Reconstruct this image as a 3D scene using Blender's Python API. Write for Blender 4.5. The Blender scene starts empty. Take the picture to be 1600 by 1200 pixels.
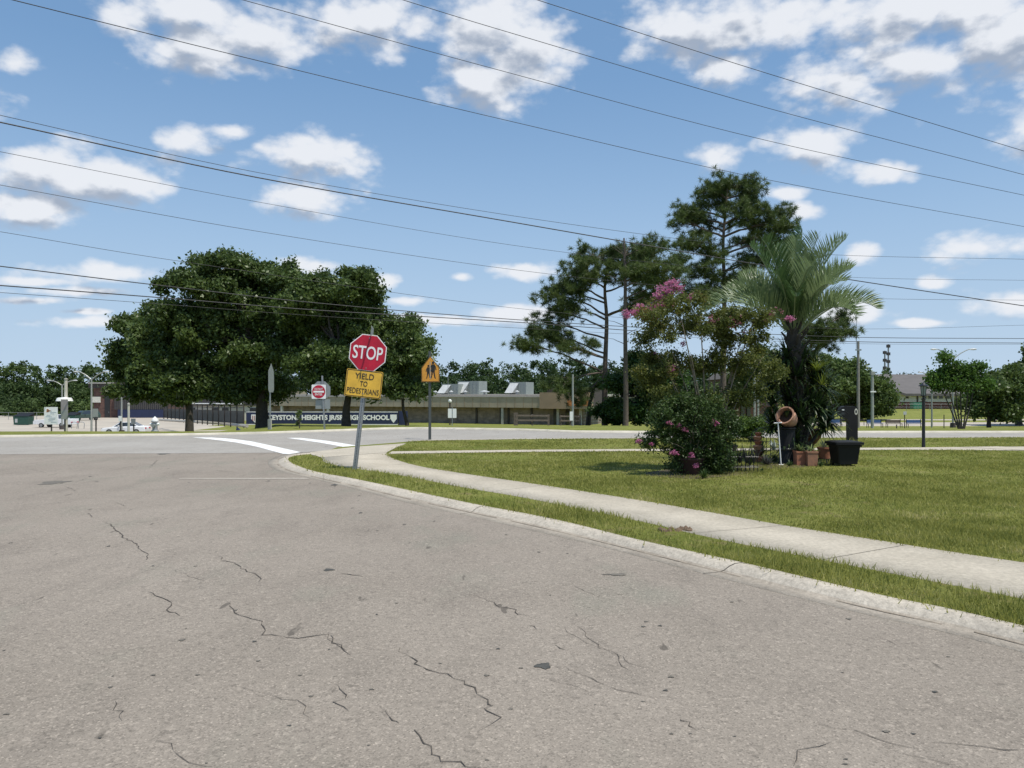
import bpy, math, random
import numpy as np
from mathutils import Vector, Matrix
random.seed(7); rng = np.random.default_rng(7)
R = math.radians
sc = bpy.context.scene; col = sc.collection
EYE = 1.6; F = 1200.0; HY = 615.0

# ---------------------------------------------------------------- camera
cam = bpy.data.objects.new('camera', bpy.data.cameras.new('camera')); col.objects.link(cam)
cam.location = (0, 0, EYE); cam.rotation_euler = (R(90), 0, 0)
cam.data.sensor_width = 36; cam.data.lens = 27; cam.data.shift_y = 15/1600
cam.data.clip_start = 0.05; cam.data.clip_end = 5000
sc.camera = cam
# ---------------------------------------------------------------- exposure
sc.view_settings.view_transform = 'Standard'; sc.view_settings.look = 'None'
sc.view_settings.gamma = 1; sc.view_settings.exposure = 0.1
# ---------------------------------------------------------------- sun
SUN_EL, SUN_AZ = 69, 128          # azimuth measured clockwise from the +Y axis
sl = bpy.data.lights.new('sun', 'SUN'); sl.energy = 4.5; sl.angle = R(0.53); sl.color = (1, .95, .86)
sun = bpy.data.objects.new('sun', sl); col.objects.link(sun); sun.location = (0, 0, 60)
sd = Vector((math.sin(R(SUN_AZ))*math.cos(R(SUN_EL)), math.cos(R(SUN_AZ))*math.cos(R(SUN_EL)), math.sin(R(SUN_EL))))
sun.rotation_euler = sd.to_track_quat('Z', 'Y').to_euler()
# ---------------------------------------------------------------- world: sky texture with cumulus
W = bpy.data.worlds.new('World'); sc.world = W; W.use_nodes = True
nt = W.node_tree; nt.nodes.clear()
def N(t, kind, **kw):
    n = t.nodes.new(kind)
    for k, v in kw.items(): setattr(n, k, v)
    return n
CLOUDS = [(270,15,120,34),(330,82,95,45),(430,60,125,55),(560,38,120,48),(30,97,42,20),(775,45,88,66),(830,80,72,60),
 (765,130,78,44),(1110,45,150,58),(1130,105,60,34),(1400,20,130,60),(1330,128,110,60),(1440,110,130,62),(1560,60,110,80),
 (1500,10,150,60),(295,218,44,22),(360,206,34,13),(500,248,98,42),(485,312,85,30),(60,262,125,50),(160,285,115,48),(40,325,110,30),
 (1118,246,40,22),(1270,232,74,42),(1375,267,58,22),(1530,386,85,27),(1252,330,34,16),(170,428,115,18),(60,440,60,9),
 (490,414,48,16),(592,441,40,14),(820,424,58,16),(120,503,66,12),(718,433,20,8),(1330,488,70,26),(1345,398,30,22),
 (1575,476,70,28),(1455,442,24,11),(800,490,75,16),(700,500,90,9),(130,455,90,9),(130,487,40,6),(1440,505,60,9),(45,470,60,8),(1225,300,40,14),(640,470,40,8),
 (1700,200,120,60),(1900,80,160,70),(-150,150,140,60),(-250,330,120,40),(-400,60,180,60),(300,-180,260,70),(800,-300,300,90),(1500,-260,260,90),(1900,430,120,30),(1850,300,90,30)]
g = bpy.data.node_groups.new('cloud_density', 'ShaderNodeTree')
g.interface.new_socket('Vector', in_out='INPUT', socket_type='NodeSocketVector')
g.interface.new_socket('Density', in_out='OUTPUT', socket_type='NodeSocketFloat')
gi = N(g, 'NodeGroupInput'); go = N(g, 'NodeGroupOutput')
nz = N(g, 'ShaderNodeTexNoise'); nz.inputs['Scale'].default_value = 6.5; nz.inputs['Detail'].default_value = 11
nz.inputs['Roughness'].default_value = .58; nz.inputs['Distortion'].default_value = .25
mp0 = N(g, 'ShaderNodeMapping'); mp0.inputs['Scale'].default_value = (1, 1, 1.7)
g.links.new(gi.outputs[0], mp0.inputs[0]); g.links.new(mp0.outputs[0], nz.inputs['Vector'])
prev = None
for (px, py, rx, ry) in CLOUDS:
    c = Vector(((px-800)/F, 1, (HY-py)/F)); ln = c.length; c.normalize()
    e1 = Vector((1, 0, 0)); e1 = (e1 - c*e1.dot(c)).normalized(); e2 = e1.cross(c)
    m = Matrix((e1, c, e2)).transposed()
    mp = N(g, 'ShaderNodeMapping', vector_type='TEXTURE')
    mp.inputs['Location'].default_value = c; mp.inputs['Rotation'].default_value = m.to_euler()
    mp.inputs['Scale'].default_value = (1.12*rx/F/ln, .5, 1.15*ry/F/ln)
    L = N(g, 'ShaderNodeVectorMath', operation='LENGTH')
    g.links.new(gi.outputs[0], mp.inputs[0]); g.links.new(mp.outputs[0], L.inputs[0])
    if prev is None: prev = L.outputs['Value']
    else:
        mn = N(g, 'ShaderNodeMath', operation='SMOOTH_MIN'); mn.inputs[2].default_value = .25
        g.links.new(prev, mn.inputs[0]); g.links.new(L.outputs['Value'], mn.inputs[1]); prev = mn.outputs[0]
cl = N(g, 'ShaderNodeMath', operation='MINIMUM'); cl.inputs[1].default_value = 2.2; g.links.new(prev, cl.inputs[0])
a1 = N(g, 'ShaderNodeMath', operation='MULTIPLY_ADD'); a1.inputs[1].default_value = -1.35; a1.inputs[2].default_value = .0
g.links.new(cl.outputs[0], a1.inputs[0])
a2 = N(g, 'ShaderNodeMath', operation='MULTIPLY_ADD'); a2.inputs[1].default_value = 1.9
g.links.new(nz.outputs['Fac'], a2.inputs[0]); g.links.new(a1.outputs[0], a2.inputs[2])
vb = N(g, 'ShaderNodeTexVoronoi', feature='F1'); vb.inputs['Scale'].default_value = 21; vb.inputs['Detail'].default_value = 2; vb.inputs['Roughness'].default_value = .55
g.links.new(mp0.outputs[0], vb.inputs['Vector'])
v3 = N(g, 'ShaderNodeMath', operation='MULTIPLY_ADD'); v3.inputs[1].default_value = -.75; g.links.new(vb.outputs['Distance'], v3.inputs[0]); g.links.new(a2.outputs[0], v3.inputs[2])
n9 = N(g, 'ShaderNodeTexNoise'); n9.inputs['Scale'].default_value = 26; n9.inputs['Detail'].default_value = 6; n9.inputs['Roughness'].default_value = .62
g.links.new(mp0.outputs[0], n9.inputs['Vector'])
v4 = N(g, 'ShaderNodeMath', operation='MULTIPLY_ADD'); v4.inputs[1].default_value = 1.3; g.links.new(n9.outputs['Fac'], v4.inputs[0]); g.links.new(v3.outputs[0], v4.inputs[2])
a3 = N(g, 'ShaderNodeMath', operation='SUBTRACT'); a3.inputs[1].default_value = -.27
g.links.new(v4.outputs[0], a3.inputs[0]); g.links.new(a3.outputs[0], go.inputs[0])
tc = N(nt, 'ShaderNodeTexCoord')
nv = N(nt, 'ShaderNodeVectorMath', operation='NORMALIZE'); nt.links.new(tc.outputs['Generated'], nv.inputs[0])
g1 = N(nt, 'ShaderNodeGroup'); g1.node_tree = g; nt.links.new(nv.outputs[0], g1.inputs[0])
of = N(nt, 'ShaderNodeVectorMath', operation='ADD'); of.inputs[1].default_value = (.010, 0, .022)
nt.links.new(nv.outputs[0], of.inputs[0])
g2 = N(nt, 'ShaderNodeGroup'); g2.node_tree = g; nt.links.new(of.outputs[0], g2.inputs[0])
al = N(nt, 'ShaderNodeMapRange', interpolation_type='SMOOTHSTEP'); al.inputs[1].default_value = -.24; al.inputs[2].default_value = .74
al.inputs[3].default_value = 0; al.inputs[4].default_value = .93
nt.links.new(g1.outputs[0], al.inputs[0])
sh = N(nt, 'ShaderNodeMapRange', interpolation_type='SMOOTHSTEP'); sh.inputs[1].default_value = .1; sh.inputs[2].default_value = 1.7
s1 = N(nt, 'ShaderNodeMath', operation='SUBTRACT'); nt.links.new(g2.outputs[0], s1.inputs[0]); nt.links.new(g1.outputs[0], s1.inputs[1])
s2 = N(nt, 'ShaderNodeMath', operation='MULTIPLY_ADD'); s2.inputs[1].default_value = .9; nt.links.new(s1.outputs[0], s2.inputs[0]); nt.links.new(g2.outputs[0], s2.inputs[2]); nt.links.new(s2.outputs[0], sh.inputs[0])
mx = N(nt, 'ShaderNodeMix', data_type='RGBA'); mx.inputs[6].default_value = (.80, .82, .86, 1); mx.inputs[7].default_value = (.35, .405, .50, 1)
nt.links.new(sh.outputs[0], mx.inputs[0])
sky = N(nt, 'ShaderNodeTexSky', sky_type='NISHITA'); sky.sun_disc = False; sky.sun_elevation = R(SUN_EL); sky.sun_rotation = R(SUN_AZ)
sky.air_density = 1.0; sky.dust_density = .6; sky.ozone_density = 2.2
b0 = N(nt, 'ShaderNodeBackground'); b0.inputs[1].default_value = .115; nt.links.new(sky.outputs[0], b0.inputs[0])
# pale summer haze of the lower atmosphere
sz = N(nt, 'ShaderNodeSeparateXYZ'); nt.links.new(nv.outputs[0], sz.inputs[0])
hz = N(nt, 'ShaderNodeMapRange', interpolation_type='SMOOTHERSTEP'); hz.inputs[1].default_value = .46; hz.inputs[2].default_value = -.02; hz.inputs[3].default_value = .45; hz.inputs[4].default_value = .97
nt.links.new(sz.outputs[2], hz.inputs[0])
hr = N(nt, 'ShaderNodeMapRange'); hr.inputs[1].default_value = 0; hr.inputs[2].default_value = .38; nt.links.new(sz.outputs[2], hr.inputs[0])
hm = N(nt, 'ShaderNodeMix', data_type='RGBA'); hm.inputs[6].default_value = (.49, .62, .765, 1); hm.inputs[7].default_value = (.205, .41, .70, 1); nt.links.new(hr.outputs[0], hm.inputs[0])
bh = N(nt, 'ShaderNodeBackground'); nt.links.new(hm.outputs[2], bh.inputs[0])
b1 = N(nt, 'ShaderNodeMixShader'); nt.links.new(hz.outputs[0], b1.inputs[0]); nt.links.new(b0.outputs[0], b1.inputs[1]); nt.links.new(bh.outputs[0], b1.inputs[2])
b2 = N(nt, 'ShaderNodeBackground'); b2.inputs[1].default_value = 1.0; nt.links.new(mx.outputs[2], b2.inputs[0])
ms = N(nt, 'ShaderNodeMixShader'); nt.links.new(al.outputs[0], ms.inputs[0]); nt.links.new(b1.outputs[0], ms.inputs[1]); nt.links.new(b2.outputs[0], ms.inputs[2])
wo = N(nt, 'ShaderNodeOutputWorld'); nt.links.new(ms.outputs[0], wo.inputs[0])

# ================================================================ helpers
def P(px, py, D): return Vector(((px-800)/F*D, D, EYE-(py-HY)/F*D))
def G(px, py, z=0.0):
    D = (EYE-z)*F/(py-HY); return Vector(((px-800)/F*D, D, z))
def lerp_tab(t, x): return float(np.interp(x, [a for a, b in t], [b for a, b in t]))
FAR = [(-300,-32),(-60,19.6),(-18.5,27.9),(-12.6,29.1),(-9.8,30.4),(-7.2,32.6),(-5.7,34.2),(-4,34.5),(.3,33.2),(2.6,31.4),(6,31.0),(60,31.2),(300,33)]
def yfar(x): return lerp_tab(FAR, x)
PROF = [(-.8,[(31,.08),(45,-.7),(75,-2.9),(97,-3),(3000,-3)]),(-.36,[(31,.08),(45,-.7),(75,-2.9),(97,-3),(3000,-3)]),
        (-.31,[(32,.08),(50,-.44),(80,-1.5),(95,-2.1),(112,-2.6),(3000,-3)]),(-.15,[(33,.08),(50,-.5),(80,-1.7),(97,-2.3),(112,-2.6),(3000,-3)]),
        (-.1,[(36,.08),(60,-.85),(95,-2.4),(3000,-3)]),(.15,[(36,.08),(60,-.9),(95,-2.45),(3000,-3)]),
        (.3,[(33,.08),(60,-1.1),(95,-2.6),(115,-2.6),(150,-1.7),(3000,-1.7)]),(.9,[(33,.08),(60,-1.1),(95,-2.6),(115,-2.6),(150,-1.7),(3000,-1.7)])]
def H(x, y):
    if y < yfar(x)-.02: return -.05
    a = x/max(y, 1); a = min(max(a, -.8), .9)
    for i in range(len(PROF)-1):
        if a <= PROF[i+1][0]: break
    t = (a-PROF[i][0])/(PROF[i+1][0]-PROF[i][0])
    return lerp_tab(PROF[i][1], y)*(1-t)+lerp_tab(PROF[i+1][1], y)*t
def base(px, D):
    x = (px-800)/F*D
    z = H(x, D) if D > yfar(x) else .07
    return Vector((x, D, z))

# ---------------------------------------------------------------- materials
def hexc(h):
    c = [int(h[i:i+2], 16)/255 for i in (0, 2, 4)]
    return tuple(v/12.92 if v <= .04045 else ((v+.055)/1.055)**2.4 for v in c)+(1,)
MATS = {}
def mat(name, c, rough=.7, metal=0, var=.12, scale=3.0, bump=0, bscale=40, c2=None, spec=.5, coord='Object'):
    if name in MATS: return MATS[name]
    m = bpy.data.materials.new(name); m.use_nodes = True; t = m.node_tree; p = t.nodes['Principled BSDF']
    c = tuple(c)[:3]
    if c2 is None: c2 = tuple(v*(1-var) for v in c); c1 = tuple(min(1, v*(1+var)) for v in c)
    else: c1 = c
    tcn = N(t, 'ShaderNodeTexCoord'); n1 = N(t, 'ShaderNodeTexNoise'); n1.inputs['Scale'].default_value = scale; n1.inputs['Detail'].default_value = 6; n1.inputs['Roughness'].default_value = .65
    t.links.new(tcn.outputs[coord], n1.inputs['Vector'])
    r = N(t, 'ShaderNodeMapRange'); r.inputs[1].default_value = .32; r.inputs[2].default_value = .68; t.links.new(n1.outputs['Fac'], r.inputs[0])
    x = N(t, 'ShaderNodeMix', data_type='RGBA'); x.inputs[6].default_value = (*c2[:3], 1); x.inputs[7].default_value = (*c1[:3], 1)
    t.links.new(r.outputs[0], x.inputs[0]); t.links.new(x.outputs[2], p.inputs['Base Color'])
    p.inputs['Roughness'].default_value = rough; p.inputs['Metallic'].default_value = metal; p.inputs['Specular IOR Level'].default_value = spec
    if bump:
        n2 = N(t, 'ShaderNodeTexNoise'); n2.inputs['Scale'].default_value = bscale; n2.inputs['Detail'].default_value = 4
        t.links.new(tcn.outputs[coord], n2.inputs['Vector'])
        b = N(t, 'ShaderNodeBump'); b.inputs['Strength'].default_value = bump; b.inputs['Distance'].default_value = .01
        t.links.new(n2.outputs['Fac'], b.inputs['Height']); t.links.new(b.outputs[0], p.inputs['Normal'])
    MATS[name] = m; return m
def leafmat(name, ca, cb, trans=.3, rough=.55, nscale=.5, cc=None):
    if name in MATS: return MATS[name]
    m = bpy.data.materials.new(name); m.use_nodes = True; t = m.node_tree; p = t.nodes['Principled BSDF']; out = t.nodes['Material Output']
    ge = N(t, 'ShaderNodeNewGeometry'); tcn = N(t, 'ShaderNodeTexCoord')
    n1 = N(t, 'ShaderNodeTexNoise'); n1.inputs['Scale'].default_value = nscale; n1.inputs['Detail'].default_value = 3
    t.links.new(tcn.outputs['Object'], n1.inputs['Vector'])
    mm = N(t, 'ShaderNodeMath', operation='MULTIPLY_ADD'); mm.inputs[1].default_value = .45
    t.links.new(ge.outputs['Random Per Island'], mm.inputs[0])
    r = N(t, 'ShaderNodeMapRange'); r.inputs[1].default_value = .3; r.inputs[2].default_value = .7; r.inputs[4].default_value = .55; t.links.new(n1.outputs['Fac'], r.inputs[0])
    t.links.new(r.outputs[0], mm.inputs[2])
    cr = N(t, 'ShaderNodeValToRGB'); e = cr.color_ramp.elements; e[0].color = (*ca[:3], 1); e[1].color = (*cb[:3], 1)
    if cc: k = cr.color_ramp.elements.new(.72 if name == 'grass_blade' else .8); k.color = (*cb[:3], 1); e[2].color = (*cc[:3], 1)
    t.links.new(mm.outputs[0], cr.inputs[0]); t.links.new(cr.outputs[0], p.inputs['Base Color'])
    p.inputs['Roughness'].default_value = rough; p.inputs['Specular IOR Level'].default_value = .35
    tr = N(t, 'ShaderNodeBsdfTranslucent'); t.links.new(cr.outputs[0], tr.inputs[0])
    mxs = N(t, 'ShaderNodeMixShader'); mxs.inputs[0].default_value = trans
    t.links.new(p.outputs[0], mxs.inputs[1]); t.links.new(tr.outputs[0], mxs.inputs[2]); t.links.new(mxs.outputs[0], out.inputs[0])
    MATS[name] = m; return m
def brickmat(name, c1, c2, mortar, sx=1.0, bw=.2, rh=.067):
    m = bpy.data.materials.new(name); m.use_nodes = True; t = m.node_tree; p = t.nodes['Principled BSDF']
    tcn = N(t, 'ShaderNodeTexCoord'); sp = N(t, 'ShaderNodeSeparateXYZ'); cb = N(t, 'ShaderNodeCombineXYZ')
    t.links.new(tcn.outputs['Object'], sp.inputs[0]); t.links.new(sp.outputs[0], cb.inputs[0]); t.links.new(sp.outputs[2], cb.inputs[1])
    b = N(t, 'ShaderNodeTexBrick'); b.inputs['Color1'].default_value = (*c1, 1); b.inputs['Color2'].default_value = (*c2, 1); b.inputs['Mortar'].default_value = (*mortar, 1)
    b.inputs['Scale'].default_value = sx; b.inputs['Brick Width'].default_value = bw; b.inputs['Row Height'].default_value = rh; b.inputs['Mortar Size'].default_value = .006
    t.links.new(cb.outputs[0], b.inputs['Vector'])
    n1 = N(t, 'ShaderNodeTexNoise'); n1.inputs['Scale'].default_value = 1.1; n1.inputs['Detail'].default_value = 8; n1.inputs['Roughness'].default_value = .7; t.links.new(tcn.outputs['Object'], n1.inputs['Vector'])
    x = N(t, 'ShaderNodeMix', data_type='RGBA', blend_type='MULTIPLY'); x.inputs[0].default_value = .8
    r = N(t, 'ShaderNodeMapRange'); r.inputs[1].default_value = .3; r.inputs[2].default_value = .7; r.inputs[3].default_value = .45; r.inputs[4].default_value = 1.3; t.links.new(n1.outputs['Fac'], r.inputs[0])
    t.links.new(b.outputs['Color'], x.inputs[6]); t.links.new(r.outputs[0], x.inputs[7]); t.links.new(x.outputs[2], p.inputs['Base Color'])
    p.inputs['Roughness'].default_value = .9; MATS[name] = m; return m

# ---------------------------------------------------------------- objects
def tag(o, label=None, cat=None, group=None, kind=None):
    if label: o['label'] = label
    if cat: o['category'] = cat
    if group: o['group'] = group
    if kind: o['kind'] = kind
    return o
def thing(name, loc, label, cat, group=None, rot=(0, 0, 0)):
    o = bpy.data.objects.new(name, None); col.objects.link(o); o.location = loc; o.rotation_euler = rot; o.empty_display_size = .2
    return tag(o, label, cat, group)
def copy_tree(o, parent=None):
    c = o.copy(); col.objects.link(c)
    if parent: c.parent = parent
    for ch in list(o.children): copy_tree(ch, c)
    return c
def root_loc(p):
    v = Vector((0, 0, 0))
    while p: v += p.location; p = p.parent
    return v
def link(name, me, m, parent=None, smooth=False, local=False):
    if m and not me.materials: me.materials.append(m)
    if parent and not local:
        me.transform(Matrix.Translation(-root_loc(parent)))
    if smooth: me.polygons.foreach_set('use_smooth', [True]*len(me.polygons))
    o = bpy.data.objects.new(name, me); col.objects.link(o)
    if parent: o.parent = parent
    return o
def mesh_np(v, f):
    v = np.asarray(v, np.float32); f = np.asarray(f, np.int32); k = f.shape[1]; n = len(f)
    me = bpy.data.meshes.new('m'); me.vertices.add(len(v)); me.vertices.foreach_set('co', v.ravel())
    me.loops.add(n*k); me.loops.foreach_set('vertex_index', f.ravel())
    me.polygons.add(n); me.polygons.foreach_set('loop_start', np.arange(0, n*k, k, dtype=np.int32))
    me.update(calc_edges=True); return me
class MB:
    def __init__(s, M=None): s.v = []; s.f = []; s.M = M; s.mi = []
    def add(s, vs, fs):
        b = len(s.v)
        for v in vs:
            v = Vector(v); s.v.append(s.M @ v if s.M else v)
        s.f += [[b+i for i in f] for f in fs]; return s
    def box(s, x0, x1, y0, y1, z0, z1):
        return s.add([(x0,y0,z0),(x1,y0,z0),(x1,y1,z0),(x0,y1,z0),(x0,y0,z1),(x1,y0,z1),(x1,y1,z1),(x0,y1,z1)],
              [(3,2,1,0),(4,5,6,7),(0,1,5,4),(1,2,6,5),(2,3,7,6),(3,0,4,7)])
    def cbox(s, c, d): return s.box(c[0]-d[0]/2, c[0]+d[0]/2, c[1]-d[1]/2, c[1]+d[1]/2, c[2]-d[2]/2, c[2]+d[2]/2)
    def tube(s, pts, rad, n=8, cap=True):
        pts = [Vector(p) for p in pts]
        if not hasattr(rad, '__len__'): rad = [rad]*len(pts)
        vs = []; fs = []; up = None
        for i, p in enumerate(pts):
            d = (pts[min(i+1, len(pts)-1)]-pts[max(i-1, 0)]).normalized()
            if up is None: up = Vector((0, 0, 1)) if abs(d.z) < .9 else Vector((1, 0, 0))
            a = d.cross(up)
            if a.length < 1e-5: a = d.orthogonal()
            a.normalize(); b = a.cross(d); up = b
            for k in range(n):
                t = 2*math.pi*k/n; vs.append(p+a*math.cos(t)*rad[i]+b*math.sin(t)*rad[i])
        for i in range(len(pts)-1):
            for k in range(n):
                fs.append((i*n+k, i*n+(k+1) % n, (i+1)*n+(k+1) % n, (i+1)*n+k))
        if cap: fs.append(tuple(range(n-1, -1, -1))); fs.append(tuple((len(pts)-1)*n+k for k in range(n)))
        return s.add(vs, fs)
    def lathe(s, prof, c=(0, 0, 0), n=20, M=None):
        vs = []; fs = []
        for r, z in prof:
            for k in range(n):
                t = 2*math.pi*k/n; v = Vector((r*math.cos(t), r*math.sin(t), z))
                if M: v = M @ v
                vs.append(v+Vector(c))
        for i in range(len(prof)-1):
            for k in range(n): fs.append((i*n+k, i*n+(k+1) % n, (i+1)*n+(k+1) % n, (i+1)*n+k))
        return s.add(vs, fs)
    def prism(s, poly, y0, y1):      # polygon in x,z extruded along y
        n = len(poly); vs = [(x, y0, z) for x, z in poly]+[(x, y1, z) for x, z in poly]
        fs = [tuple(range(n)), tuple(range(2*n-1, n-1, -1))]+[(i+n, (i+1) % n+n, (i+1) % n, i) for i in range(n)]
        return s.add(vs, fs)
    def build(s, name, m, parent=None, smooth=False, local=False):
        me = bpy.data.meshes.new(name); me.from_pydata([tuple(v) for v in s.v], [], s.f); me.validate(); 
        import bmesh
        bm = bmesh.new(); bm.from_mesh(me); bmesh.ops.recalc_face_normals(bm, faces=bm.faces); bm.to_mesh(me); bm.free()
        o = link(name, me, m, parent, False, local)
        if smooth:
            me.polygons.foreach_set('use_smooth', [True]*len(me.polygons))
            try: me.set_sharp_from_angle(angle=R(40))
            except Exception: pass
        return o
def text_mesh(s, w, h, depth=.002, bold=0.0, sp=1.0):
    c = bpy.data.curves.new('t', 'FONT'); c.body = s; c.size = 1; c.extrude = .01; c.offset = bold; c.space_character = sp; c.align_x = 'CENTER'; c.resolution_u = 4
    o = bpy.data.objects.new('t', c); col.objects.link(o); bpy.context.view_layer.update()
    me = bpy.data.meshes.new_from_object(o.evaluated_get(bpy.context.evaluated_depsgraph_get())); bpy.data.objects.remove(o)
    n = len(me.vertices); a = np.zeros(n*3, np.float32); me.vertices.foreach_get('co', a); a = a.reshape(-1, 3)
    lo = a.min(0); hi = a.max(0); a = (a-(lo+hi)/2)/np.maximum(hi-lo, 1e-6)*np.array([w, h, depth])
    b = np.stack([a[:, 0], -a[:, 2], a[:, 1]], 1)      # x right, z up, facing -Y
    me.vertices.foreach_set('co', b.astype(np.float32).ravel()); me.update(); return me
def put_text(s, w, h, M, m, parent, depth=.003, bold=0.0, sp=1.0, name='lettering'):
    me = text_mesh(s, w, h, depth, bold, sp); me.transform(M); return link(name, me, m, parent, local=True)

# foliage --------------------------------------------------------
def unit(n):
    v = rng.normal(size=(n, 3)); return v/np.linalg.norm(v, axis=1, keepdims=True)
def leaf_quads(c, size, asp=.5, up=0.0):
    n = len(c); u = unit(n); v = unit(n); v[:, 2] *= (1-up); u[:, 2] *= (1-up)
    u /= np.linalg.norm(u, axis=1, keepdims=True)
    v = v-(v*u).sum(1, keepdims=True)*u; v /= np.linalg.norm(v, axis=1, keepdims=True)
    s = size*rng.uniform(.6, 1.3, (n, 1)); u = u*s; v = v*s*asp
    V = np.stack([c-u, c-v, c+u, c+v], 1).reshape(-1, 3); return V, np.arange(n*4).reshape(-1, 4)
def clumps_in(lobes, n, shell=.5):
    lobes = np.asarray(lobes, float); w = (lobes[:, 3]*lobes[:, 4]*lobes[:, 5])**(2/3); i = rng.choice(len(lobes), n, p=w/w.sum())
    d = unit(n); r = (shell+(1-shell)*rng.random((n, 1)))
    return lobes[i, :3]+d*r*lobes[i, 3:6]
def foliage(lobes, nclump, cr, per, size, asp=.5, shell=.5, flat=.75, drop=None):
    c = clumps_in(lobes, nclump, shell); p = np.repeat(c, per, 0)
    rr = np.repeat(rng.uniform(.55, 1.3, (nclump, 1)), per, 0)*cr
    p = p+rng.normal(size=p.shape)*.5*rr*np.array([1, 1, flat])
    if drop is not None: p = p[p[:, 2] > drop]
    return leaf_quads(p, size, asp), c
def needles(c, n, L, w, upb=.35):
    p = np.repeat(c, n, 0); d = unit(len(p)); d[:, 2] += upb; d /= np.linalg.norm(d, axis=1, keepdims=True)
    s = np.cross(d, unit(len(p))); s /= np.linalg.norm(s, axis=1, keepdims=True)
    l = L*rng.uniform(.7, 1.2, (len(p), 1))
    V = np.stack([p+d*l*.12-s*w, p+d*l*.12+s*w, p+d*l], 1).reshape(-1, 3); return V, np.arange(len(p)*3).reshape(-1, 3)
def bumpy(L, k=7, r0=.34, r1=.52):
    o = []
    for (x, y, z, a, b, c) in L:
        o.append((x, y, z, a*.74, b*.74, c*.72))
        for i in range(k):
            d = unit(1)[0]; d[2] = abs(d[2])*.9-.25 if random.random() < .75 else d[2]; q = random.uniform(r0, r1); t = random.uniform(.62, .92)
            o.append((x+d[0]*a*t, y+d[1]*b*t, z+d[2]*c*t, a*q, b*q, c*q*.85))
    return o
def img_lobes(lst, D, dd=.8, jit=1.0):
    o = []
    for (px, py, rx, ry) in lst:
        y = D+random.uniform(-jit, jit); c = P(px, py, y); s = y/F
        o.append((c.x, c.y, c.z, rx*s, max(rx, ry)*s*dd, ry*s))
    return o
def limb(mb, a, b, r0, r1, sag=0.12, n=5, seg=6):
    a = Vector(a); b = Vector(b); L = (b-a).length; off = Vector((random.uniform(-1, 1), random.uniform(-1, 1), random.uniform(-.3, 1)))*L*sag
    pts = []
    for i in range(n+1):
        t = i/n; p = a.lerp(b, t)+off*math.sin(math.pi*t)
        if 0 < i < n: p += Vector((random.uniform(-1, 1), random.uniform(-1, 1), random.uniform(-1, 1)))*L*.018
        pts.append(p)
    mb.tube(pts, [r0+(r1-r0)*(i/n) for i in range(n+1)], seg); return pts
def smooth_line(pts, k=6):
    pts = [Vector(p) for p in pts]; q = [2*pts[0]-pts[1]]+pts+[2*pts[-1]-pts[-2]]; o = []
    for i in range(1, len(q)-2):
        for j in range(k):
            t = j/k; a, b, c, d = q[i-1], q[i], q[i+1], q[i+2]
            o.append(.5*((2*b)+(c-a)*t+(2*a-5*b+4*c-d)*t*t+(3*b-a-3*c+d)*t**3))
    o.append(pts[-1]); return o
# ================================================================ GROUND
def grid(name, xs, yfun, m, dz=0, kind='structure'):
    V = []; Fc = []
    rows = len(yfun(0))
    for x in xs:
        for y in yfun(x): V.append((x, y, H(x, y)+dz))
    for i in range(len(xs)-1):
        for j in range(rows-1):
            a = i*rows+j; Fc.append((a, a+rows, a+rows+1, a+1))
    o = link(name, mesh_np(V, Fc), m, smooth=True); tag(o, kind=kind); return o
def groundmat():
    m = bpy.data.materials.new('grass_ground'); m.use_nodes = True; t = m.node_tree; p = t.nodes['Principled BSDF']
    tcn = N(t, 'ShaderNodeTexCoord')
    def nz(s, d=5, r=.6):
        n = N(t, 'ShaderNodeTexNoise'); n.inputs['Scale'].default_value = s; n.inputs['Detail'].default_value = d; n.inputs['Roughness'].default_value = r
        t.links.new(tcn.outputs['Object'], n.inputs['Vector']); return n
    def mixc(a, b, src, lo, hi):
        r = N(t, 'ShaderNodeMapRange'); r.inputs[1].default_value = lo; r.inputs[2].default_value = hi; t.links.new(src, r.inputs[0])
        x = N(t, 'ShaderNodeMix', data_type='RGBA'); t.links.new(r.outputs[0], x.inputs[0])
        for k, q in ((6, a), (7, b)):
            if isinstance(q, tuple): x.inputs[k].default_value = (*q, 1)
            else: t.links.new(q, x.inputs[k])
        return x.outputs[2]
    a = mixc((.15, .175, .035), (.235, .24, .065), nz(.8).outputs['Fac'], .35, .65)
    b = mixc((.22, .18, .085), a, nz(2.5, 8, .7).outputs['Fac'], .33, .47)
    c = mixc(b, (.05, .08, .012), nz(22, 4, .7).outputs['Fac'], .5, .72)
    t.links.new(c, p.inputs['Base Color']); p.inputs['Roughness'].default_value = .95; p.inputs['Specular IOR Level'].default_value = .1
    bp = N(t, 'ShaderNodeBump'); bp.inputs['Strength'].default_value = .8; bp.inputs['Distance'].default_value = .05
    t.links.new(nz(30, 6, .8).outputs['Fac'], bp.inputs['Height']); t.links.new(bp.outputs[0], p.inputs['Normal'])
    MATS['grass_ground'] = m; return m
M_gr = groundmat()
xs = [-2500, -1200, -600, -300, -200]+list(np.arange(-150, -30, 5))+list(np.arange(-30, 60, 1.5))+list(np.arange(60, 160, 6))+[200, 300, 600, 1200, 2500]
offs = [.0, .02, .5, 1.2, 2, 3, 4.5, 6, 8, 10, 13, 16, 20, 25, 30, 36, 42, 50, 60, 70, 80, 90, 100, 115, 130, 160, 220, 400, 900, 2500]
def yf(x):
    b = yfar(x); return [-200, -30, b-3, b-.25]+[b+.24+o for o in offs[2:]]
grid('ground', xs, yf, M_gr)

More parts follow.
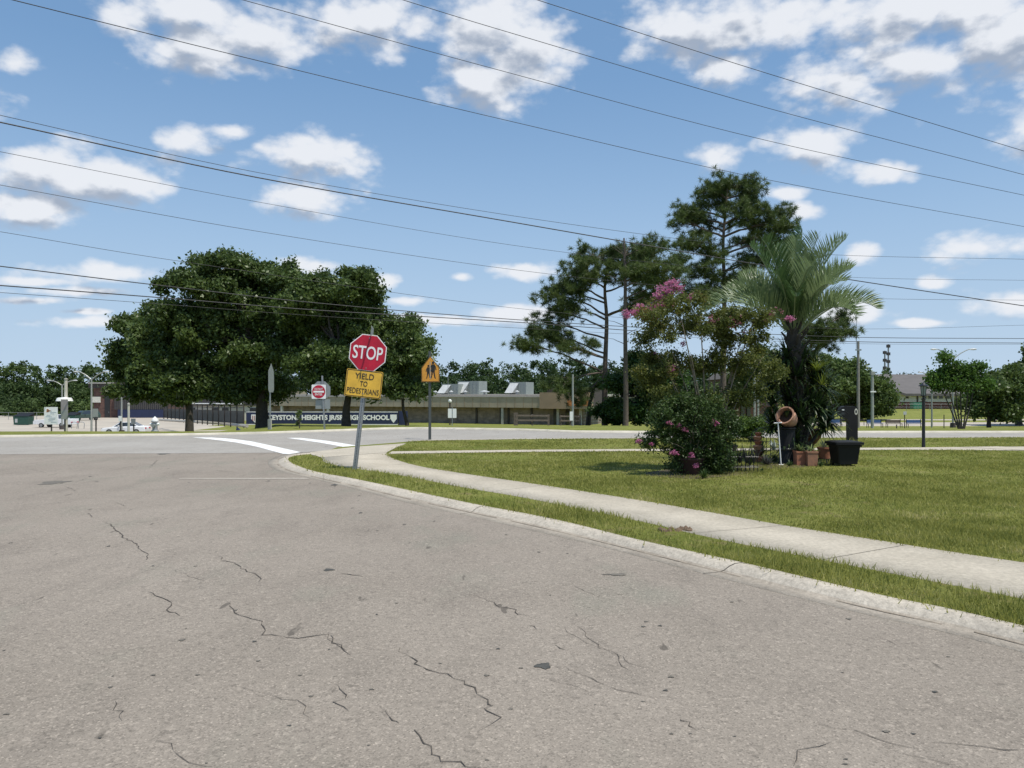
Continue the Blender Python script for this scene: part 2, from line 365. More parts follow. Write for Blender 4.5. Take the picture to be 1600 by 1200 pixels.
# asphalt --------------------------------------------------------
def asphalt(name, base_c, base_c2, stain, specks=.5, tint=None):
    m = bpy.data.materials.new(name); m.use_nodes = True; t = m.node_tree; p = t.nodes['Principled BSDF']; tcn = N(t, 'ShaderNodeTexCoord')
    def nz(s, d=5, r=.6, sc=None, rot=None):
        n = N(t, 'ShaderNodeTexNoise'); n.inputs['Scale'].default_value = s; n.inputs['Detail'].default_value = d; n.inputs['Roughness'].default_value = r
        if sc:
            mp = N(t, 'ShaderNodeMapping'); mp.inputs['Scale'].default_value = sc; mp.inputs['Rotation'].default_value = (0, 0, rot or 0)
            t.links.new(tcn.outputs['Object'], mp.inputs[0]); t.links.new(mp.outputs[0], n.inputs['Vector'])
        else: t.links.new(tcn.outputs['Object'], n.inputs['Vector'])
        return n.outputs['Fac']
    def mixc(a, b, src, lo, hi, mx=1.0):
        r = N(t, 'ShaderNodeMapRange'); r.inputs[1].default_value = lo; r.inputs[2].default_value = hi; r.inputs[4].default_value = mx; t.links.new(src, r.inputs[0])
        x = N(t, 'ShaderNodeMix', data_type='RGBA'); t.links.new(r.outputs[0], x.inputs[0])
        for k, q in ((6, a), (7, b)):
            if isinstance(q, tuple): x.inputs[k].default_value = (*q, 1)
            else: t.links.new(q, x.inputs[k])
        return x.outputs[2]
    a = mixc(base_c, base_c2, nz(.35, 6, .6), .35, .65)
    if tint: a = mixc(a, tint, nz(.9, 5, .6, (1, .45, 1), R(-36)), .54, .72, .75)
    b = mixc(a, stain, nz(1.6, 8, .72, (1, .35, 1), R(-36)), .50, .78, .75)
    # stones: voronoi cells, light and dark
    vo = N(t, 'ShaderNodeTexVoronoi'); vo.inputs['Scale'].default_value = 115; t.links.new(tcn.outputs['Object'], vo.inputs['Vector'])
    sr = N(t, 'ShaderNodeSeparateColor'); t.links.new(vo.outputs['Color'], sr.inputs[0])
    light = tuple(min(1, v*1.9+.02) for v in base_c); dark = tuple(v*.38 for v in base_c)
    c = mixc(b, light, sr.outputs[0], .78, 1.0, specks); c = mixc(c, dark, sr.outputs[1], .66, 1.0, specks*1.2)
    c = mixc(c, tuple(min(1, v*2.6) for v in base_c), sr.outputs[2], .975, .985, .35)
    vo2 = N(t, 'ShaderNodeTexVoronoi'); vo2.inputs['Scale'].default_value = 40; t.links.new(tcn.outputs['Object'], vo2.inputs['Vector'])
    s2 = N(t, 'ShaderNodeSeparateColor'); t.links.new(vo2.outputs['Color'], s2.inputs[0]); c = mixc(c, dark, s2.outputs[0], .86, 1.0, .35); c = mixc(c, light, s2.outputs[1], .9, 1.0, .3)
    c = mixc(c, dark, nz(5.5, 3, .5, (1, .3, 1), R(60)), .70, .73, .75)
    t.links.new(c, p.inputs['Base Color']); p.inputs['Roughness'].default_value = .88; p.inputs['Specular IOR Level'].default_value = .3
    bp = N(t, 'ShaderNodeBump'); bp.inputs['Strength'].default_value = .55; bp.inputs['Distance'].default_value = .004
    ad = N(t, 'ShaderNodeMath', operation='ADD'); t.links.new(vo.outputs['Distance'], ad.inputs[0]); t.links.new(nz(160, 3), ad.inputs[1])
    t.links.new(ad.outputs[0], bp.inputs['Height']); t.links.new(bp.outputs[0], p.inputs['Normal'])
    MATS[name] = m; return m
M_st = asphalt('street_asphalt', (.222, .191, .156), (.268, .232, .192), (.155, .133, .110), .42, (.195, .19, .15))
M_cr = asphalt('crossroad_asphalt', (.285, .265, .235), (.335, .315, .285), (.23, .215, .195), .3)
def concretemat(name, c, c2, grime=.5):
    m = mat(name, c, .9, c2=c2, scale=1.3, bump=.5, bscale=60, spec=.2); t = m.node_tree; p = t.nodes['Principled BSDF']
    src = p.inputs['Base Color'].links[0].from_socket; tcn = N(t, 'ShaderNodeTexCoord')
    n = N(t, 'ShaderNodeTexNoise'); n.inputs['Scale'].default_value = 24; n.inputs['Detail'].default_value = 10; n.inputs['Roughness'].default_value = .8; t.links.new(tcn.outputs['Object'], n.inputs['Vector'])
    r = N(t, 'ShaderNodeMapRange'); r.inputs[1].default_value = .3; r.inputs[2].default_value = .7; r.inputs[3].default_value = 1-grime; r.inputs[4].default_value = 1.15; t.links.new(n.outputs['Fac'], r.inputs[0])
    x = N(t, 'ShaderNodeMix', data_type='RGBA', blend_type='MULTIPLY'); x.inputs[0].default_value = 1; t.links.new(src, x.inputs[6]); t.links.new(r.outputs[0], x.inputs[7]); t.links.new(x.outputs[2], p.inputs['Base Color'])
    return m
M_cu = concretemat('curb_concrete', (.58, .52, .43), (.43, .385, .32), .5)
M_sw = concretemat('sidewalk_concrete', (.53, .475, .385), (.42, .375, .30), .4)
M_white = mat('road_paint', (.72, .72, .70), .7, var=.12, scale=6)
M_black = mat('crack_black', (.065, .055, .045), .95, var=.4, scale=9)
M_patch = mat('dark_stain', (.125, .112, .092), .9, var=.25, scale=12)

def sheet(name, pts, z, m, parent=None, kind=None):
    me = bpy.data.meshes.new(name); me.from_pydata([(p[0], p[1], z) for p in pts], [], [list(range(len(pts)))]); me.update()
    if me.polygons[0].normal.z < 0: me.flip_normals()
    o = link(name, me, m, parent)
    if kind: tag(o, kind=kind)
    return o
near = [(-120, 2), (-13.5, 20.2), (-6.4, 20.7)]
street = sheet('street', [(-120, -60), (60, -60), (60, 20.9), (-6.4, 20.9), (-13.5, 20.4), (-120, 2.2)], 0.0, M_st, kind='structure')
fx = [x for x in np.linspace(-120, 120, 81)]
far_edge = [(x, yfar(x)) for x in fx]
for q in FAR:
    if -120 < q[0] < 120: far_edge.append((q[0], q[1]))
far_edge.sort()
crossroad = sheet('crossroad', near+[(-5.6, 20.9), (-3.6, 24.7), (0, 26), (4.4, 26.6), (18, 27.1), (120, 28)]+far_edge[::-1], .004, M_cr, kind='structure')
# kerbs
def strip(name, A, B, za, zb, m, parent=None, mid=None):
    n = len(A); V = [(a[0], a[1], za) for a in A]+[(b[0], b[1], zb) for b in B]; Fc = [(i, i+1, n+i+1, n+i) for i in range(n-1)]
    return link(name, mesh_np(V, Fc), m, parent)
gut = [(1600,1020.5),(1326,954),(1100,897),(950,857),(824,827.6),(702,800),(621,782),(572,768.5),(505,752),(437,736),(419,725.6),(422,718.5),(436,713),(456,709),(486,706)]
top = [(1600,980),(1375,931),(1161,880.6),(1000,845),(865,812),(737.5,787.5),(640,767),(550,748),(505,740),(478,733),(457,724.5),(450,718),(456,713),(474,710),(500,708.5)]
gutw = [Vector((7, -3, 0)), Vector((4.65, 1.9, 0))]+[G(a, b, 0) for a, b in gut]
topw = [Vector((7.4, -3, 0)), Vector((5.05, 1.95, 0))]+[G(a, b, .07) for a, b in top]
gutw = smooth_line(gutw, 6); topw = smooth_line(topw, 6)
prof = [(0, -.01), (0, .005), (.42, .008), (.52, .022), (.66, .056), (.8, .074), (1.0, .080)]
V = []; n = len(gutw)
for t, z in prof:
    for a, b in zip(gutw, topw): p = a.lerp(b, t); V.append((p.x, p.y, z))
V += [(b.x, b.y, -.05) for b in topw]
Fc = [(j*n+i, j*n+i+1, (j+1)*n+i+1, (j+1)*n+i) for j in range(len(prof)) for i in range(n-1)]
Fk = [f for f in Fc if f[0]//n >= 3]; Fg = [f for f in Fc if f[0]//n < 3]
kerb = link('kerb', mesh_np(V, Fk), M_cu, smooth=False); tag(kerb, kind='structure')
M_gu = concretemat('gutter_concrete', (.44, .385, .315), (.31, .27, .22), .45)
link('gutter', mesh_np(V, Fg), M_gu, kerb)
sm_ = []   # dirt seam lying along the foot of the kerb
for i in range(n):
    p = gutw[i].lerp(topw[i], .40); q = gutw[i].lerp(topw[i], .40+.05*random.uniform(.2, 1)); sm_ += [(p.x, p.y, .012), (q.x, q.y, .0145)]
link('dirt_seam', mesh_np(sm_, [(2*i, 2*i+1, 2*i+3, 2*i+2) for i in range(n-1) if random.random() < .72]), mat('gutter_dirt', (.20, .165, .125), .95, var=.3, scale=9), kerb)

jm = MB()
for px, D in ((1161, 0), (505, 0), (760, 0)):
    i = min(range(n), key=lambda k: abs(800+F*topw[k].x/max(topw[k].y, .1)-px) if topw[k].y > 1 else 1e9)
    a, b = gutw[i], topw[i]; tdir = (topw[min(i+1, n-1)]-topw[i-1]).normalized()*.0045
    for k in range(len(prof)-1):
        p = a.lerp(b, prof[k][0]); q = a.lerp(b, prof[k+1][0]); z0, z1 = prof[k][1]+.004, prof[k+1][1]+.004
        jm.add([(p.x-tdir.x, p.y-tdir.y, z0), (p.x+tdir.x, p.y+tdir.y, z0), (q.x+tdir.x, q.y+tdir.y, z1), (q.x-tdir.x, q.y-tdir.y, z1)], [(0, 1, 2, 3)])
jm.build('joint', M_black, kerb)
# far kerb along the crossroad
fb = [Vector((x, y, 0)) for x, y in far_edge if -60 < x < 80]
V = []; n2 = len(fb)
for dy, z in ((0, -.02), (0, .006), (.07, .085), (.19, .09), (.22, -.05)): V += [(p.x, p.y+dy, z) for p in fb]
link_o = link('far_kerb', mesh_np(V, [(j*n2+i, j*n2+i+1, (j+1)*n2+i+1, (j+1)*n2+i) for j in range(4) for i in range(n2-1)]), mat('far_kerb_concrete', (.55, .51, .42), .9, c2=(.40, .37, .30), scale=1.5)); tag(link_o, kind='structure')
# lawn and verge
LZ = .066
lawn_pts = [(p.x, p.y) for p in topw]+[(-5.0, 22.0), (-3.5, 24.3), (-3.0, 25.0), (0, 25.75), (4.4, 26.3), (18, 26.8), (120, 27.6), (120, -3)]
lawn = sheet('lawn', lawn_pts, LZ, M_gr, kind='structure')
# side step of the lawn edge at the crossroad
ns = [(-3.0, 25.0), (0, 25.75), (4.4, 26.3), (18, 26.8), (120, 27.6)]
V = [];
for dy, z in ((-.02, .074), (.2, .08), (.3, .006)): V += [(x, y+dy, z) for x, y in ns]
o = link('near_kerb', mesh_np(V, [(j*5+i, j*5+i+1, (j+1)*5+i+1, (j+1)*5+i) for j in range(2) for i in range(4)]), M_cu); tag(o, kind='structure')
# sidewalk
lo_ = [(1600,935),(1375,892),(1210,860),(1086,834),(1000,814),(812,776),(726,761.5),(610,739.5),(550,731.5),(522,726),(506,721),(502,715),(486,710.5)]
hi_ = [(1600,879.5),(1375,845),(1221,820.6),(1105,800),(1000,782),(850,758.5),(737,742),(662,730),(625,720.5),(608,713),(604,707.5),(618,700),(634,693)]
low = smooth_line([Vector((8, 1.5, 0)), Vector((5.4, 3.6, 0))]+[G(a, b, .07) for a, b in lo_], 4)
hiw = smooth_line([Vector((9.2, 2.6, 0)), Vector((6.6, 4.8, 0))]+[G(a, b, .07) for a, b in hi_], 4)
SWZ = .074
n3 = len(low); V = [(p.x, p.y, .05) for p in low]+[(p.x, p.y, SWZ) for p in low]+[(p.x, p.y, SWZ) for p in hiw]+[(p.x, p.y, .05) for p in hiw]
sw = link('sidewalk', mesh_np(V, [(j*n3+i, j*n3+i+1, (j+1)*n3+i+1, (j+1)*n3+i) for j in range(3) for i in range(n3-1)]), M_sw); tag(sw, kind='structure')
ramp = sheet('curb_ramp', [tuple(G(a, b, .07))[:2] for a, b in ((486,710.5),(502,715),(604,707.5),(620,699),(634,693),(560,698),(520,702.5),(484,707))], .078, M_sw, kind='structure')
jm = MB()
for px in (1140, 850, 1400, 640):
    i = min(range(n3), key=lambda k: abs(800+F*hiw[k].x/hiw[k].y-px)); b = hiw[i]
    a = min(low, key=lambda q: (q-b).length); d = (b-a).normalized(); s = Vector((-d.y, d.x, 0))*.004
    if px == 1140: a = G(1082, 834, .07); b = G(1225, 821.5, .07)
    jm.add([(a.x-s.x, a.y-s.y, SWZ+.004), (a.x+s.x, a.y+s.y, SWZ+.004), (b.x+s.x, b.y+s.y, SWZ+.004), (b.x-s.x, b.y-s.y, SWZ+.004)], [(0, 1, 2, 3)])
jm.build('joint', mat('joint_dark', (.14, .12, .09), .9), sw)
# footpath parallel to the crossroad
fp_n = [(606,709.5),(800,706.5),(1000,705),(1200,703.8),(1400,703),(1600,704)]; fp_f = [(612,705.5),(800,703.2),(1000,701.8),(1200,700.6),(1400,699.6),(1600,698)]
A = [G(a, b, .07) for a, b in fp_n]+[Vector((60, 21.8, 0))]; B = [G(a, b, .07) for a, b in fp_f]+[Vector((60, 23.2, 0))]
V = [(p.x, p.y, SWZ+.002) for p in A+B]; o = link('footpath', mesh_np(V, [(i, i+1, 7+i+1, 7+i) for i in range(6)]), M_sw); tag(o, kind='structure')
o = sheet('driveway', [tuple(G(a, b, .07))[:2] for a, b in ((1500,699),(1660,706.5),(1720,706),(1560,698))], .082, M_sw, kind='structure')
# markings
def band(name, pts, m, z, parent, half=None):
    return sheet(name, [tuple(G(a, b, 0))[:2] for a, b in pts], z, m, parent)
def tagp(o, l): o['label'] = l; return o
band('crosswalk_line', [(300,683.6),(332,684),(362,686),(392,689.8),(430,698),(470,707),(452,710),(442,709.5),(400,698),(370,692),(345,688.6),(325,686.4)], M_white, .009, crossroad)
band('crosswalk_line', [(448,684.5),(470,684.5),(510,689),(560,697),(556,700.5),(536,698.5),(500,692)], M_white, .009, crossroad)
faded = mat('faded_paint', (.30, .265, .22), .85, var=.2, scale=9)
band('stop_line', [(280,747.3),(478,746.6),(484,749),(400,749.3),(280,748.7)], faded, .004, street)
# patches and cracks in the street, traced on the ground plane
def crack(pts, w=.012, wob=.35, m=M_black):
    P0 = [G(a, b, 0) for a, b in pts]; out = []
    for i in range(len(P0)-1):
        a, b = P0[i], P0[i+1]; k = max(2, int((b-a).length/.07))
        for j in range(k):
            p = a.lerp(b, j/k); s = (b-a).normalized(); q = Vector((-s.y, s.x, 0))
            out.append(p+q*random.uniform(-1, 1)*.035*wob*2+s*random.uniform(-.02, .02))
    out.append(P0[-1]); V = []
    for i, p in enumerate(out):
        d = (out[min(i+1, len(out)-1)]-out[max(i-1, 0)]).normalized(); q = Vector((-d.y, d.x, 0))
        ww = w*.68*random.uniform(.2, 1.4)*min(1, .25+4*min(i, len(out)-1-i)/len(out))*(1+p.y*.03)
        V += [tuple(p+q*ww/2+Vector((0, 0, .004))), tuple(p-q*ww/2+Vector((0, 0, .004)))]
    link('crack', mesh_np(V, [(2*i, 2*i+1, 2*i+3, 2*i+2) for i in range(len(out)-1)]), m, street)
def z4(l): return [(x/2.4, 700+y/2.4) for x, y in l]
def z5(l): return [(500+x/2.667, 800+y/2.667) for x, y in l]
for l, w in (([(325,243),(350,265)],.01),([(385,272),(430,300),(478,345),(505,352),(515,375),(548,395),(548,420)],.018),([(750,365),(785,372)],.008),
    ([(815,400),(835,420),(870,432),(915,458),(965,472),(985,492),(975,505),(930,522)],.012),([(655,460),(700,478),(760,497),(740,515)],.008),
    ([(565,540),(610,560),(640,580),(625,605),(675,630)],.014),([(845,575),(885,605),(895,628),(975,650),(995,700),(1045,708),(1115,715),(1230,702),(1250,735),(1300,760)],.013),
    ([(1240,880),(1285,900),(1290,930),(1270,955),(1310,990)],.011),([(415,950),(430,985),(455,1000),(458,1025)],.008),([(285,130),(320,115)],.01),([(560,75),(590,45),(640,42)],.012),
    ([(800,85),(880,90)],.02),([(1290,470),(1365,485)],.016),([(120,80),(180,95)],.008),([(245,145),(290,165)],.01),([(430,205),(475,220)],.009)):
    crack(z4(l), w*.8)
for l, w in (([(35,515),(45,545),(105,565),(130,600)],.013),([(320,565),(360,595),(395,610),(410,635),(455,655),(540,680),(600,705),(640,735),(690,790),(710,800),(690,815),(740,855),(655,918)],.013),
    ([(425,890),(385,918),(430,960),(480,1010),(520,1035),(620,1055),(720,1100)],.012),([(680,360),(760,395),(820,408),(830,425),(860,435)],.01),([(865,470),(905,492)],.008),([(980,552),(1030,578)],.01),
    ([(1490,860),(1545,880),(1575,912)],.008),([(265,835),(300,865),(330,882)],.009),([(610,345),(680,362)],.006),([(1230,338),(1265,345)],.012)):
    crack(z5(l), w*.8)
for k in range(11):
    x0, y0 = random.uniform(0, 1500), random.uniform(760, 1180)
    if y0 < np.interp(x0, [430, 1100, 1600], [740, 900, 1030])+15: continue
    sc_ = (y0-640)/300; l = [(x0, y0)]
    for q in range(random.randint(2, 5)): l.append((l[-1][0]+random.uniform(10, 45)*sc_, l[-1][1]+random.uniform(2, 22)*sc_))
    crack(l, random.uniform(.003, .006))
crack([(1270,1130),(1330,1142),(1380,1160),(1440,1172)], .006); crack([(1460,1160),(1530,1168),(1600,1172)], .007)
crack([(1415,1180),(1500,1200)], .01); crack([(1240,1200),(1250,1175),(1300,1160)], .006)
def blot(px, py, rx, ry, m=M_patch, name='oil_stain'):
    c = G(px, py, 0); pts = []
    a = abs(G(px+rx, py, 0).x-c.x); b = abs(G(px, py+ry, 0).y-c.y)
    k = 18; ph = random.random()*6
    for i in range(k):
        t = 2*math.pi*i/k; r = 1+.22*math.sin(3*t+ph)+.15*math.sin(5*t+ph*2)+random.uniform(-.12, .12)
        pts.append((c.x+a*r*math.cos(t), c.y+b*r*math.sin(t)))
    sheet(name, pts, .0035+random.random()*.0008, m, street)
mblk = mat('oil_dark', (.06, .058, .05), .8, var=.3, scale=20)
blot(85, 754, 18, 3.2); blot(849, 1041, 12, 4.5, mblk); blot(514, 890.5, 8, 1.8, mblk); blot(962, 898, 17, 1.6); blot(255,709.5,8,.8,mblk)
for i in range(95):
    py = 720+480*random.random()**1.3; px = random.uniform(0, 1600)
    lim = np.interp(px, [430, 1100, 1600], [730, 890, 1015]) if px > 430 else 720
    if py < lim+12: continue
    s = random.uniform(1.2, 4.0)*(.5+(py-700)/500); blot(px, py, s, s*random.uniform(.18, .35), random.choice([mblk, M_patch, M_patch]), 'spot')
# debris on the gutter
for px, py in ((523, 757.5), (551, 758.5)): blot(px, py, 5, 1.2, mblk)

# grass blades ----------------------------------------------------
M_bl = leafmat('grass_blade', (.17, .19, .035), (.38, .375, .10), .5, .6, 1.3, (.64, .54, .28))
def inpoly(x, y, poly):
    p = np.asarray(poly, float); x1, y1 = p[:, 0], p[:, 1]; x2, y2 = np.roll(x1, -1), np.roll(y1, -1); r = np.zeros(len(x), bool)
    for a, b, c, d in zip(x1, y1, x2, y2):
        if b == d: continue
        k = ((b > y) != (d > y)) & (x < (c-a)*(y-b)/(d-b)+a); r ^= k
    return r
verge_poly = [(p.x, p.y) for p in topw]+[(p.x, p.y) for p in low][::-1]
hiw2 = [(p.x, p.y) for p in hiw]
lawn_poly = hiw2+[(-3.3, 24.6), (0, 25.75), (4.4, 26.3), (18, 26.8), (60, 27.2), (60, 0)]
fp_poly = [(p.x, p.y) for p in A]+[(p.x, p.y) for p in B][::-1]
def patchy(x, y):
    return .5+.25*np.sin(x*1.3+1.7*np.sin(y*.9))+.25*np.sin(y*1.9+2.1*np.sin(x*.7+1))
def blades(name, n, poly, hgt, dmin, dmax, label, edge=0.0, excl=None):
    u = rng.random(n); D = dmin*(dmax/dmin)**u; px = rng.uniform(-150, 1850, n); x = (px-800)/F*D; y = D
    k = inpoly(x, y, poly)
    if excl is not None: k &= ~inpoly(x, y, excl)
    x, y = x[k], y[k]; pt = patchy(x, y); x = x+rng.normal(size=len(x))*.045; y = y+rng.normal(size=len(y))*.055; k = rng.random(len(x)) < (.12+.95*pt); x, y, pt = x[k], y[k], pt[k]; n = len(x)
    h = hgt*rng.uniform(.35, 1.25, n)*(.75+.5*pt); w = (.002+.00045*y)*rng.uniform(.7, 1.4, n)
    a = rng.random(n)*2*math.pi; ln = rng.uniform(.1, .9, n)*h; b = rng.random(n)*2*math.pi
    b0 = np.stack([x-np.cos(a)*w, y-np.sin(a)*w, np.full(n, LZ)], 1); b1 = np.stack([x+np.cos(a)*w, y+np.sin(a)*w, np.full(n, LZ)], 1)
    tp = np.stack([x+np.cos(b)*ln, y+np.sin(b)*ln, LZ+h], 1)
    V = np.stack([b0, b1, tp], 1).reshape(-1, 3); o = link(name, mesh_np(V, np.arange(n*3).reshape(-1, 3)), M_bl); tag(o, label, 'grass', kind='stuff'); return o
blades('grass', 420000, verge_poly, .062, 3.8, 21, 'strip of coarse green grass between the curved kerb and the sidewalk')
blades('grass', 800000, lawn_poly, .038, 5.5, 27, 'mown yellow green lawn behind the sidewalk around the garden bed', excl=fp_poly)

md = MB(); c0 = gp_ = G(1057, 829, .066)
for k in range(14):
    a = random.random()*6.28; r = random.random()*.12; md.lathe([(random.uniform(.03, .06), 0), (random.uniform(.02, .035), .02), (0, random.uniform(.03, .05))], (c0.x+r*math.cos(a)*1.6, c0.y+r*math.sin(a), .066), 7)
o = md.build('soil_mound', mat('mound_soil', (.14, .095, .06), .95, var=.3, scale=20), lawn)
# far paved areas ---------------------------------------------------
def patch(name, quad, m, nx=14, ny=8, dz=.03):
    V = []
    for i in range(nx+1):
        for j in range(ny+1):
            u, v = i/nx, j/ny; a = (quad[0][0]*(1-u)+quad[1][0]*u, quad[0][1]*(1-u)+quad[1][1]*u); b = (quad[3][0]*(1-u)+quad[2][0]*u, quad[3][1]*(1-u)+quad[2][1]*u)
            px, D = a[0]*(1-v)+b[0]*v, a[1]*(1-v)+b[1]*v; x = (px-800)/F*D; V.append((x, D, H(x, D)+dz))
    o = link(name, mesh_np(V, [(i*(ny+1)+j, (i+1)*(ny+1)+j, (i+1)*(ny+1)+j+1, i*(ny+1)+j+1) for i in range(nx) for j in range(ny)]), m, smooth=True); tag(o, kind='structure'); return o
M_lot = mat('parking_concrete', (.44, .39, .32), .9, c2=(.34, .30, .25), scale=.15)
patch('parking_lot', [(-700, 62), (395, 62), (300, 160), (-500, 160)], M_lot)
patch('school_parking', [(1235, 98), (1900, 98), (1900, 111), (1235, 111)], M_lot, dz=.05)
patch('school_path', [(1235, 118), (1900, 117), (1900, 119.5), (1235, 120.5)], M_lot, dz=.05)
# ================================================================ TREES
M_bark = mat('bark', (.075, .062, .05), .95, c2=(.035, .03, .025), scale=5, bump=.6, bscale=18)
M_pbark = mat('pine_bark', (.16, .125, .10), .95, c2=(.07, .055, .045), scale=6, bump=.6, bscale=14)
M_oak = leafmat('oak_leaf', (.04, .068, .018), (.115, .165, .045), .35, .42, .45, (.2, .25, .08))
M_oak2 = leafmat('oak_leaf_light', (.05, .085, .022), (.13, .19, .05), .35, .5, .35, (.2, .26, .08))
M_pine = leafmat('pine_needle', (.045, .075, .022), (.12, .165, .045), .35, .5, .5, (.22, .24, .08))
M_far = leafmat('wood_leaf', (.02, .045, .012), (.055, .095, .026), .3, .6, .06, (.11, .15, .04))
M_moss = mat('spanish_moss', (.14, .15, .12), .95, var=.3)

def oak(name, trunk_pts, r0, lobes, D, label, cat, seed_lobes, nclump, per, size, m, cr=.55, moss=0, group=None, shell=.35, nlimb=22, trunks=1):
    b = Vector(trunk_pts[0]); t = thing(name, b, label, cat, group)
    L = lobes if len(lobes[0]) == 6 else img_lobes(lobes, D, seed_lobes, 1.2)
    if nclump > 100: L = bumpy(L)
    (V, Fc), c = foliage(L, int(nclump*1.5), cr*.62, int(per*.85), size, .55, shell)
    link('crown', mesh_np(V, Fc), m, t)
    mb = MB(); pts = [Vector(p) for p in trunk_pts]; k = len(pts)
    mb.tube([pts[0]-Vector((0, 0, .5)), pts[0]+Vector((0, 0, .15))]+pts[1:], [r0*1.45, r0*1.15]+[r0*(1-.5*i/(k-1)) for i in range(1, k)], 10)
    idx = rng.choice(len(c), nlimb, replace=False)
    for i in idx:
        s = pts[random.randint(max(1, k-2), k-1)]; e = Vector(c[i]); mid = s.lerp(e, .55)+Vector((0, 0, .12*(e-s).length))
        limb(mb, s, mid, r0*.42, r0*.2, .06); 
        for q in range(3):
            j = min(range(0, len(c), 7), key=lambda z: (Vector(c[z])-mid).length+random.uniform(0, 3)); limb(mb, mid, Vector(c[j]), r0*.2, .02, .08)
    mb.build('trunk', M_bark, t, smooth=True)
    if moss:
        mm = []; ff = []
        low = c[c[:, 2] < np.percentile(c[:, 2], 30)]
        for i in rng.choice(len(low), moss):
            x, y, z = low[i]; l = random.uniform(.4, 1.1)
            for q in range(5):
                dx, dy = random.uniform(-.2, .2), random.uniform(-.2, .2); bb = len(mm); w = .025
                mm += [(x+dx-w, y+dy, z), (x+dx+w, y+dy, z), (x+dx+random.uniform(-.08, .08), y+dy, z-l*random.uniform(.6, 1))]; ff.append((bb, bb+1, bb+2))
        link('moss', mesh_np(mm, ff), M_moss, t)['kind'] = 'stuff'
    return t
# the big live oaks on the school side
D = 50; b = base(411, D)
oak('live_oak', [b, P(409, 640, D), P(412, 600, D), P(405, 560, D), P(400, 520, D)], .42,
  [(300,440,48,36),(350,425,50,34),(415,435,55,34),(375,480,110,55),(300,500,70,55),(450,500,70,60),(330,550,90,50),(420,560,80,40),(385,600,70,28),(310,600,60,30),(262,520,45,50),(280,585,50,40),(395,415,20,12),(318,412,22,10),(445,440,40,30),(350,615,50,20),(425,615,40,16)],
  D, 'broad dark live oak with the thickest trunk, behind the school name banner', 'tree', .75, 900, 150, .13, M_oak, .85, moss=60, nlimb=26)
D = 46; b = base(541, D)
oak('live_oak', [b, P(541, 640, D), P(545, 615, D), P(535, 580, D), P(530, 540, D)], .25,
  [(500,450,45,36),(545,440,45,28),(560,475,42,36),(500,500,60,50),(560,520,60,45),(500,560,55,40),(570,570,65,40),(620,570,50,38),(640,535,30,30),(520,600,50,24),(600,610,55,22),(480,470,40,35),(655,560,22,18),(590,490,15,15),(566,443,18,14),(640,505,14,14),(650,610,22,12)],
  D, 'dark live oak directly behind the red stop sign, with a slimmer trunk', 'tree', .75, 620, 130, .12, M_oak, .75, moss=20, nlimb=22)
D = 60; b = base(296, D)
oak('live_oak', [b, P(296, 640, D), P(290, 610, D), P(270, 580, D), P(250, 560, D)], .3,
  [(205,545,34,30),(225,520,36,22),(240,560,50,36),(200,580,32,24),(270,590,55,36),(215,610,40,22),(270,620,40,14),(192,510,12,14),(225,498,14,10),(182,560,14,16)],
  D, 'lower oak at the left end of the group, leaning toward the parking lot', 'tree', .75, 360, 140, .15, M_oak, .95, nlimb=14)
D = 52; b = base(636, D)
oak('laurel_oak', [b, P(630, 640, D), P(628, 600, D), P(628, 560, D)], .12,
  [(640,520,28,20),(655,540,22,20),(630,560,40,30),(655,575,24,16),(625,600,40,22),(640,500,12,12)],
  D, 'thin lighter green oak between the stop sign and the school crossing sign', 'tree', .8, 130, 100, .11, M_oak2, .8, nlimb=9)
# slim sapling in front of the banner
D = 36; b = base(468, D)
oak('sapling', [b, P(467, 660, D), P(468, 645, D)], .02, [(467,648,4.5,8),(468,660,3.5,6)], D, 'slim young sapling standing before the school name banner', 'tree', 1, 16, 26, .045, M_oak, .12, nlimb=5)

def pine(name, trunk, r0, puffs, D, label, npuff, dead=(), m=None, L=.42, pn=46, dj=2.2, sub=9, cr=.75):
    t = thing(name, Vector(trunk[0]), label, 'tree'); pts = [Vector(p) for p in trunk]; k = len(pts)
    mb = MB(); mb.tube([pts[0]-Vector((0, 0, .4))]+smooth_line(pts, 4), [r0*1.25]+list(np.linspace(r0, r0*.28, (k-1)*4+1)), 9)
    C = []
    tl = smooth_line(pts, 8)
    for (px, py, rx, ry, n) in puffs:
        ce = P(px, py, D+random.uniform(-dj, dj)*.6)
        # branch from the trunk toward the puff centre
        zz = ce.z-abs(ce.x-pts[-1].x)*.28-.2; a = min(tl, key=lambda q: abs(q.z-max(zz, tl[len(tl)//3].z)))
        br = limb(mb, a, ce, r0*.34, r0*.14, .07, 6)
        s = ce.y/F
        for i in range(int(n*1.5)):
            d = Vector(unit(1)[0])*(random.random()**.4); e = ce+Vector((d.x*rx*s, d.y*max(rx, ry)*s*.9, d.z*ry*s))
            limb(mb, random.choice(br[3:]), e, r0*.10, .012, .07, 4, 5)
            for q in range(sub): C.append(np.array(e)+rng.normal(size=3)*cr*.5*np.array([1, 1, .6]))
    V, Fc = needles(np.array(C), pn, L, .012*D/60+.006, .35)
    link('crown', mesh_np(V, Fc), m or M_pine, t)
    for d in dead: limb(mb, *d)
    mb.build('trunk', M_pbark, t, smooth=True); return t
D = 60; b = base(945, D)
